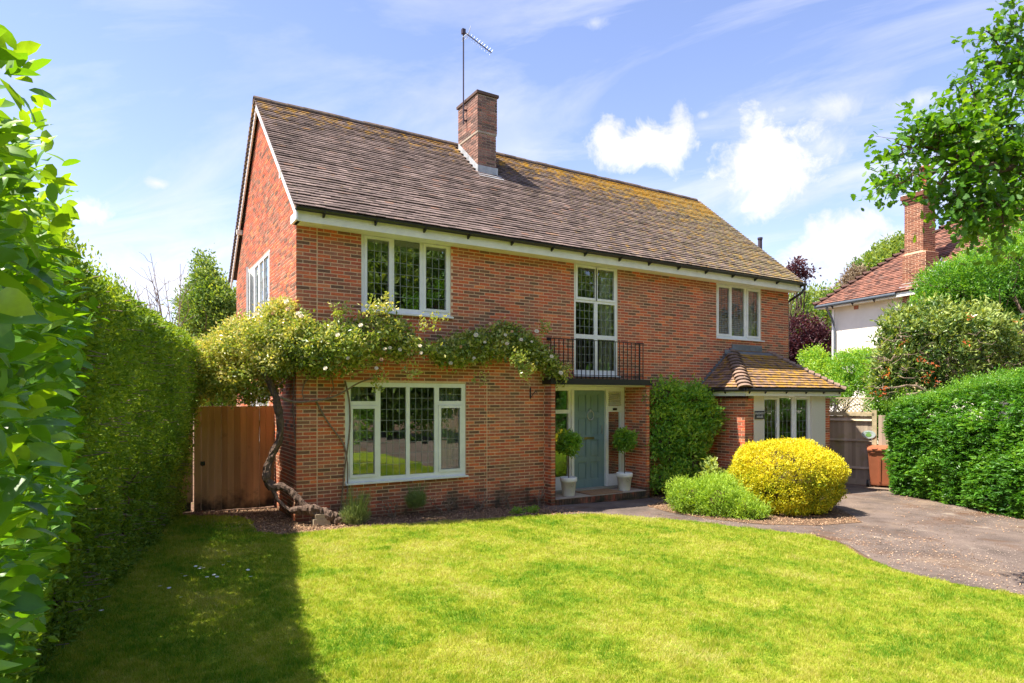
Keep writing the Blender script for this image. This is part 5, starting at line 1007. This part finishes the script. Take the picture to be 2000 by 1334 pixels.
leafy('hedge_creeper', 'leafy green creeper spilling over the trellis fence beside the bay roof', 'shrub', (15.9, .6, -.38), [(1660, 720, 50, 34, .4, .6), (1605, 732, 40, 30, .4, .8), (1632, 768, 26, 22, .3, -.2), (1700, 740, 42, 35, .4, .2), (1640, 752, 42, 26, .35, .3), (1715, 790, 28, 60, .3, -.6), (1740, 830, 32, 55, .3, -.7), (1742, 770, 38, 40, .4, -.4), (1590, 700, 26, 20, .4, 1.2), (1690, 700, 30, 18, .4, .9), (1775, 810, 40, 60, .3, -.6)], 18.6, 4200, 'shrub', .075, .036, 8, .06, .05, tbase=.48)
for lab, spec, base, d0, m, per in (
    ('green leafy tree far behind the bay roof, between the two houses', [(1590, 610, 42, 42, 2, 0), (1560, 650, 38, 60, 2, 0), (1610, 660, 42, 60, 2, 0), (1585, 700, 45, 40, 2, -1)], P_(1588, 830, 30), 30, 'beech', 3000),
    ('small pale tree far behind, above the middle of the neighbouring roof', [(1745, 500, 28, 24, 1.5, 0), (1715, 520, 24, 22, 1.5, 0), (1760, 480, 14, 18, 1, 0), (1770, 515, 24, 20, 1, 0)], P_(1745, 850, 40), 40, 'beech', 1500),
    ('green tree with a pointed top standing behind the rose, left of the house', [(402, 560, 22, 42, 1.2, 0), (398, 600, 40, 38, 1.5, 0), (425, 590, 30, 40, 1.3, 0), (385, 630, 28, 32, 1.2, 0), (420, 640, 44, 40, 1.5, 0), (396, 525, 10, 26, .6, 0), (448, 610, 26, 40, 1.2, .5)], P_(410, 830, 24), 24, 'beech', 2400)):
    leafy('background_tree', lab, 'tree', (base[0], base[1], -.4), spec, d0, per, m, .15 * d0 / 26, .07 * d0 / 26, 8, .16, .16, tbase=.5)
leafy('copper_beech', 'dark purple leaved tree behind the right end of the house', 'tree', (P_(1560, 800, 26)[0], P_(1560, 800, 26)[1], -.4), [(1562, 660, 32, 45, 1.2, 0), (1570, 690, 28, 35, 1.2, 0), (1552, 690, 22, 35, 1.0, 0), (1590, 665, 16, 22, .8, 0), (1556, 520, 12, 10, .3, 0), (1548, 532, 8, 8, .3, 0), (1574, 532, 8, 6, .3, 0), (1562, 540, 10, 5, .3, 0)], 26, 1500, 'copper', .12, .07, 7, .10, .10)
leafy('brown_tree', 'small sparse brownish tree far behind the left end of the neighbouring roof', 'tree', (P_(1665, 800, 38)[0], P_(1665, 800, 38)[1], -.4), [(1668, 545, 14, 20, .6, 0), (1655, 560, 12, 16, .6, 0), (1672, 535, 8, 12, .5, 0), (1630, 575, 14, 10, .5, 0)], 38, 700, 'brn', .14, .07, 6, .12, .08)
leafy('garden_shrub', 'dark green shrubs with bright tips behind the brown gate', 'shrub', (P_(430, 800, 17)[0], P_(430, 800, 17)[1], 0), [(400, 740, 45, 40, .8, 0), (440, 760, 40, 35, .7, 0), (470, 770, 22, 30, .5, 0), (380, 770, 35, 25, .6, -.5), (385, 715, 25, 22, .6, .5)], 18, 2200, 'shrub', .09, .04, 8, .08, .06)
def saplings():
    for i, (lab, base, tips) in enumerate((('bare curving shoots above the hedge, leftmost of the leafless clumps', (305, 640), [(232, 535), (262, 560), (306, 570), (240, 590), (330, 600)]), ('tall leafless sapling with arching twigs between hedge and green tree', (335, 680), [(294, 495), (352, 515), (290, 520), (365, 560), (320, 540), (300, 590), (372, 600), (285, 555)]))):
        d = 17.5 + i; b = np.array(P_(base[0], base[1] + 60, d)); t = thing('bare_sapling', (b[0], b[1], 0), lab, 'sapling', 'leafless saplings behind the hedge'); m = MB(); m.tube(spline([(b[0], b[1], 0), (b[0], b[1], b[2] * .6), b], 8), .035, 5)
        for x, y in tips:
            e = np.array(P_(x, y, d + .3 * rng.normal())); mid = b + (e - b) * .5 + np.array([.12 * rng.normal(), .1 * rng.normal(), .22]); P = spline([b, mid, e], 14); m.tube(P, np.linspace(.022, .006, 14), 4)
            for q in range(9): j = 3 + int(10 * rng.random()); c = P[j] + np.array([.30 * rng.normal(), .3 * rng.normal(), .25 + .25 * rng.random()]); limb(m, P[j], c, .008, .004, 3, 5, .04)
        m.build('stems', 'twig', t, kind='stuff')
saplings()

# ------------------------------------------------------------------ neighbouring house
def neighbour():
    W = np.array([20.22, 3.47, 0]); U = np.array([-.16961, -.98551, 0]); Nn = np.array([-.98551, .16961, 0]); fr = (W, U, Nn); Lw = 12.
    t = thing('white_house', (W[0], W[1], -.5), 'white rendered neighbouring house with red tiled hipped roof and tall brick chimney', 'house')
    MB().box(0, Lw, -9, 0, -.6, 5.36, fr).build('wall', 'nrender', t); MB().box(-.35, Lw, -9.3, .36, 5.362, 5.40, fr).build('soffit', 'cream', t)
    MB().box(-.35, Lw, .362, .385, 5.34, 5.50, fr).build('fascia', 'cream', t)
    g = MB(); g.tube([W - U * .40 + Nn * .43 + Z3 * 5.44, W + U * 2.86 + Nn * .43 + Z3 * 5.44], .06, 8); g.tube([W + U * 3.7 + Nn * .43 + Z3 * 5.44, W + U * Lw + Nn * .43 + Z3 * 5.44], .06, 8); g = g.build('gutter', 'gutterg', t, True)
    for x in (.35, 1.2, 2.05, 4.4): MB().prism([W + U * x + Nn * .385 + Z3 * 5.38, W + U * x + Nn * .48 + Z3 * 5.39, W + U * x + Nn * .385 + Z3 * 5.28], U * .03).build('bracket', 'black', g)
    MB().tube(spline([W + U * .12 + Nn * .43 + Z3 * 5.36, W + U * .12 + Nn * .40 + Z3 * 5.2, W + U * .16 + Nn * .1 + Z3 * 4.95, W + U * .16 + Nn * .07 + Z3 * 4.8, W + U * .16 + Nn * .07 + Z3 * 1.], 20), .04, 8).build('downpipe', 'gutterg', t, True)
    MB().box(-.005, .10, .002, .02, -.6, 5.33, fr).build('corner_pipe', 'white', t)
    MB().box(.94, 1.12, .002, .012, 5.20, 5.33, fr).build('air_vent', 'bin', t)
    # roof: slope facing the drive, hip at the far end
    E = W - U * .42 + Nn * .42 + Z3 * 5.48; k = .86; D = 3.7; S = unit(-Nn + Z3 * k); H = D / S.dot(-Nn); tb = MB(); Lr = Lw + .4
    T = tile_plane(E, U, S, Lr, H, lim=lambda s: (s * (S @ -Nn), Lr), w=.165, g=.115, over=.03, th=.02, jit=1.6); tiles_mesh(tb, T)
    S2 = unit(U + Z3 * k); T = tile_plane(E, -Nn, S2, 2 * D, D / (S2 @ U), lim=lambda s: (s * (S2 @ U), 2 * D - s * (S2 @ U)), w=.165, g=.115, over=.03, th=.02, jit=1.6); tiles_mesh(tb, T); tb.build('roof_tiles', 'tilen', t, kind='stuff')
    apex = E + U * D - Nn * D + Z3 * D * k; m = MB(); m.add([E, E + U * Lr, apex + U * (Lr - D), apex], [[0, 1, 2, 3]]); m.add([E, apex, E - Nn * 2 * D], [[0, 1, 2]]); m.add([E - Nn * 2 * D, apex, apex + U * (Lr - D), E - Nn * 2 * D + U * Lr], [[0, 1, 2, 3]]); m.build('roof_deck', 'tilen', t)
    d = unit(apex - E); L = np.linalg.norm(apex - E); sd = unit(np.cross(d, Z3)); up = np.cross(sd, d); me = MB(); a = np.linspace(-1.3, 1.3, 7); V = [d * s + sd * r * math.sin(q) * 1.2 + up * (r * (math.cos(q) - .4) + l) for s, r, l in ((-.04, .15, .08), (.26, .09, .0)) for q in a]
    me.add(V, [[i, i + 1, i + 8, i + 7] for i in range(6)]); me = me.mesh('bonnet_tile', M['tilen'])
    for j in range(22): link('bonnet_tile', me, t, Matrix.Translation(Vector(E + d * (j * L / 22 + .03))))
    x = D - .1; me = MB(); a = np.linspace(0, math.pi, 7); V = [U * s - Nn * .12 * math.cos(q) + Z3 * .10 * math.sin(q) for s in (0, .43) for q in a]; me.add(V, [[i, i + 1, i + 8, i + 7] for i in range(6)]); me = me.mesh('ridge_tile', M['ridge'])
    while x < Lr - .4: link('ridge_tile', me, t, Matrix.Translation(Vector(E + U * x - Nn * D + Z3 * (D * k + .02)))); x += .44
    # chimney breast and stack
    c = MB().box(2.905, 3.695, -.46, .145, -.5, 6.72, fr).box(2.965, 3.595, -.44, .125, 6.7, 8.38, fr).build('chimney', 'mortar', t); mb = MB()
    f1 = (W + Nn * .15, U, Nn); bricks(f1, 2.90, 3.70, 3.2, 6.72, mb=mb); f1 = (W + Nn * .13, U, Nn); bricks(f1, 2.96, 3.60, 6.76, 8.35, mb=mb)
    f2 = (W + U * 3.70 + Nn * .15, -Nn, U); bricks(f2, 0, .62, 5.6, 6.72, mb=mb, phase=1); f2 = (W + U * 3.60 + Nn * .13, -Nn, U); bricks(f2, 0, .58, 6.76, 8.35, mb=mb, phase=1)
    mb.build('chimney_brickwork', 'bricknb', c, kind='stuff')
    for i, (z0, z1, o) in enumerate(((8.36, 8.43, .03), (8.44, 8.51, .055), (8.52, 8.66, .085))): MB().box(2.96 - o, 3.60 + o, -.45 - o, .13 + o, z0, z1, fr).build('corbel_course', 'bricknb', c)
    MB().box(2.90, 3.66, -.5, .19, 8.661, 8.69, fr).build('flaunching', 'white', c)
    MB().box(2.90, 3.70, .155, .30, 5.60, 5.66, fr).box(2.88, 3.72, -.6, .158, 5.60, 5.78, fr).build('flashing', 'leadw', c)
    m = MB(); q = W + U * 3.705; m.prism([q + Nn * .2 + Z3 * 5.66, q + Nn * .2 + Z3 * 5.84, q - Nn * .6 + Z3 * 6.56, q - Nn * .6 + Z3 * 6.36], U * .015); m.prism([q + Nn * .2 + Z3 * 5.74, q - Nn * .55 + Z3 * 6.40, q - Nn * .55 + U * .22 + Z3 * 6.40, q + Nn * .2 + U * .22 + Z3 * 5.74], Z3 * .01); m.build('flashing', 'leadw', c)
    p = W + U * 3.45 - Nn * .15; pr = [(.17, 0), (.17, .12), (.19, .14), (.19, .20), (.15, .22), (.15, .26), (.20, .29), (.20, .32), (.15, .34), (.15, .38), (.20, .41), (.20, .44), (.15, .46), (.15, .50), (.20, .53), (.20, .56), (.15, .58), (.14, .70)]
    pt = MB().lathe([(r * .9, z) for r, z in pr], (p[0], p[1], 8.69), 20).build('chimney_pot', 'terra', c); MB().lathe([(.0, .88), (.25, .78), (.26, .76), (0, .74)], (p[0], p[1], 8.69), 20).build('cowl', 'terra', c)
neighbour()

# ------------------------------------------------------------------ oak, upper right
def oak():
    t = thing('oak_tree', (9.2, -8.2, -.2), 'overhanging oak branch with lobed green leaves filling the top right corner', 'tree'); B = np.array([9.2, -8.2, -.2])
    MB().tube(spline([B, B + [0, .1, 2.5], B + [-.2, .3, 5.2], B + [-.6, .6, 8.]], 14), np.linspace(.42, .25, 14), 12).build('trunk', 'bark', t)
    ends = [(1970, 40, 8, 6), (1945, 120, 8, 8), (1905, 150, 7.5, 6), (1960, 220, 7.5, 10), (1870, 240, 7, 9), (1815, 245, 7, 6), (1770, 265, 7, 5), (1740, 345, 6.8, 6), (1725, 365, 6.8, 4), (1880, 300, 7, 8), (1920, 300, 7.4, 10), (1980, 300, 7.4, 12), (1880, 370, 7, 9), (1862, 408, 7, 4), (1870, 430, 7, 6), (1930, 400, 7.2, 9), (1975, 380, 7.2, 10), (1950, 440, 7.2, 7), (1985, 160, 8, 10), (1750, 280, 7, 3), (1825, 275, 7, 7), (1900, 200, 7.4, 5), (1925, 440, 7, 5), (1965, 460, 7, 3), (1925, 60, 8, 3), (2040, 250, 7.5, 14), (2050, 380, 7.5, 12), (2040, 80, 8, 12), (1890, 280, 7.6, 9), (1950, 330, 7.8, 10)]
    hub = [np.array(P_(2080, 250, 7.6)), np.array(P_(2000, 330, 7.4)), np.array(P_(2010, 130, 8)), np.array(P_(1900, 320, 7.2))]
    br = MB(); a0 = B + [-.2, .3, 5.2]; P1 = limb(br, a0 - [0, 0, 1.2], hub[0], .16, .08, 8, 8, .03); limb(br, hub[0], hub[1], .07, .045, 6); limb(br, hub[0], hub[2], .06, .04, 6); limb(br, hub[1], hub[3], .04, .028, 6)
    # lobed leaf outline
    pr = [(0, .02), (.10, .05), (.20, .16), (.28, .10), (.40, .24), (.50, .15), (.62, .30), (.72, .18), (.84, .24), (.93, .10), (1., 0)]; V0 = np.array([(0, 0, 0)] + [(a, b, -.10 * a * a + .06 * b) for a, b in pr] + [(a, -b, -.10 * a * a + .06 * b) for a, b in pr[::-1][1:]]); nV = len(V0); V0 = np.vstack([V0, [(.5, 0, -.04)]])
    F0 = np.array([[i, i + 1, nV] for i in range(1, nV - 1)] + [[nV - 1, 1, nV]]); Pl = []; Dl = []
    for x, y, d, nsp in ends:
        e = np.array(P_(x, y, d)); h = min(hub, key=lambda q: np.linalg.norm(q - e)); limb(br, h, e, .022, .006, 5, 7, .05)
        for i in range(int(nsp * 2.6)):
            c = e + rng.normal(size=3) * np.array([.14, .17, .12]) + (h - e) * .25 * rng.random(); limb(br, e + (h - e) * .3 * rng.random(), c, .005, .002, 3, 4, .05); k = 8 + int(5 * rng.random())
            for j in range(k): Pl.append(c + rng.normal(size=3) * .06); Dl.append(unit(rng.normal(size=3) * .8 + unit(e - h) * .7 + Z3 * -.15))
    Pl = np.array(Pl); Dl = np.array(Dl); n = len(Pl); S = unit(np.cross(Dl, Z3 + .6 * rng.normal(size=(n, 3)))); Q = np.cross(S, Dl); Lf = .072 + .045 * rng.random(n)
    dist = np.where(seen(Pl, 0), np.linalg.norm(Pl - CAM, axis=1), 99); o = np.argsort(dist); rest = o
    A = Pl[rest][:, None] + Lf[rest][:, None, None] * (V0[None, :, :1] * Dl[rest][:, None] + V0[None, :, 1:2] * 1.15 * S[rest][:, None] + V0[None, :, 2:] * Q[rest][:, None])
    tt = .45 + .5 * (rng.random(n) - .5) + .6 * (fbm(Pl[rest], 2.2, 3, 2) - .5); MB().add(A.reshape(-1, 3), (F0[None] + len(V0) * np.arange(n)[:, None, None]).reshape(-1, 3), np.repeat(np.clip(tt, 0, 1), len(V0))).build('crown', 'oak', t, kind='stuff'); br.build('branches', 'bark', t)
oak()

# ------------------------------------------------------------------ trees across the lane behind the viewer: the windows mirror them
for i, (x, y, h, r, lab) in enumerate(((-16, -24, 13, 5, 'tall broad tree across the lane, leftmost, seen only mirrored in the windows'), (-6, -30, 15, 5.5, 'tallest tree across the lane, seen only mirrored in the windows'), (3, -27, 12, 4.6, 'middle tree across the lane, seen only mirrored in the windows'), (11, -25, 13, 5, 'rounded tree across the lane, seen only mirrored in the windows'), (20, -24, 12, 5, 'fifth tree across the lane from the left, seen only mirrored in the windows'), (30, -22, 13, 5.5, 'rightmost tree across the lane, seen only mirrored in the windows'))):
    t = thing('lane_tree', (x, y, 0), lab, 'tree', 'trees across the lane'); bl = [((x, y, h * .62), (r, r, h * .36)), ((x + r * .5, y + 1, h * .40), (r * .7, r * .7, h * .22)), ((x - r * .5, y + .5, h * .42), (r * .7, r * .7, h * .22)), ((x, y + 1, h * .22), (r * .9, r * .6, h * .16))]
    cloud(bl, 3600, 7, .35, .50, .28, thick=.6, lump=.35, tbase=.45, tvar=.4, tn=.4).build('crown', 'beech', t, kind='stuff'); st = MB(); limb(st, (x, y, -.3), (x, y, h * .6), .38, .2, 10, 8, .01)
    for q in range(8): limb(st, (x, y, h * (.2 + .05 * q)), (x + rng.normal() * r * .6, y + rng.normal() * r * .6, h * (.5 + .05 * q)), .12, .03, 6)
    st.build('trunk', 'bark', t)
t = thing('lane_hedge', (4, -20, 0), 'clipped green hedge along the lane, seen only mirrored in the windows', 'hedge'); cloud([((x, -21.5 + .3 * math.sin(x), .7), (2.2, .8, 1.1)) for x in range(-20, 34, 3)], 3000, 6, .12, .16, .08, thick=.3, lump=.2).build('foliage', 'shrub', t, kind='stuff')
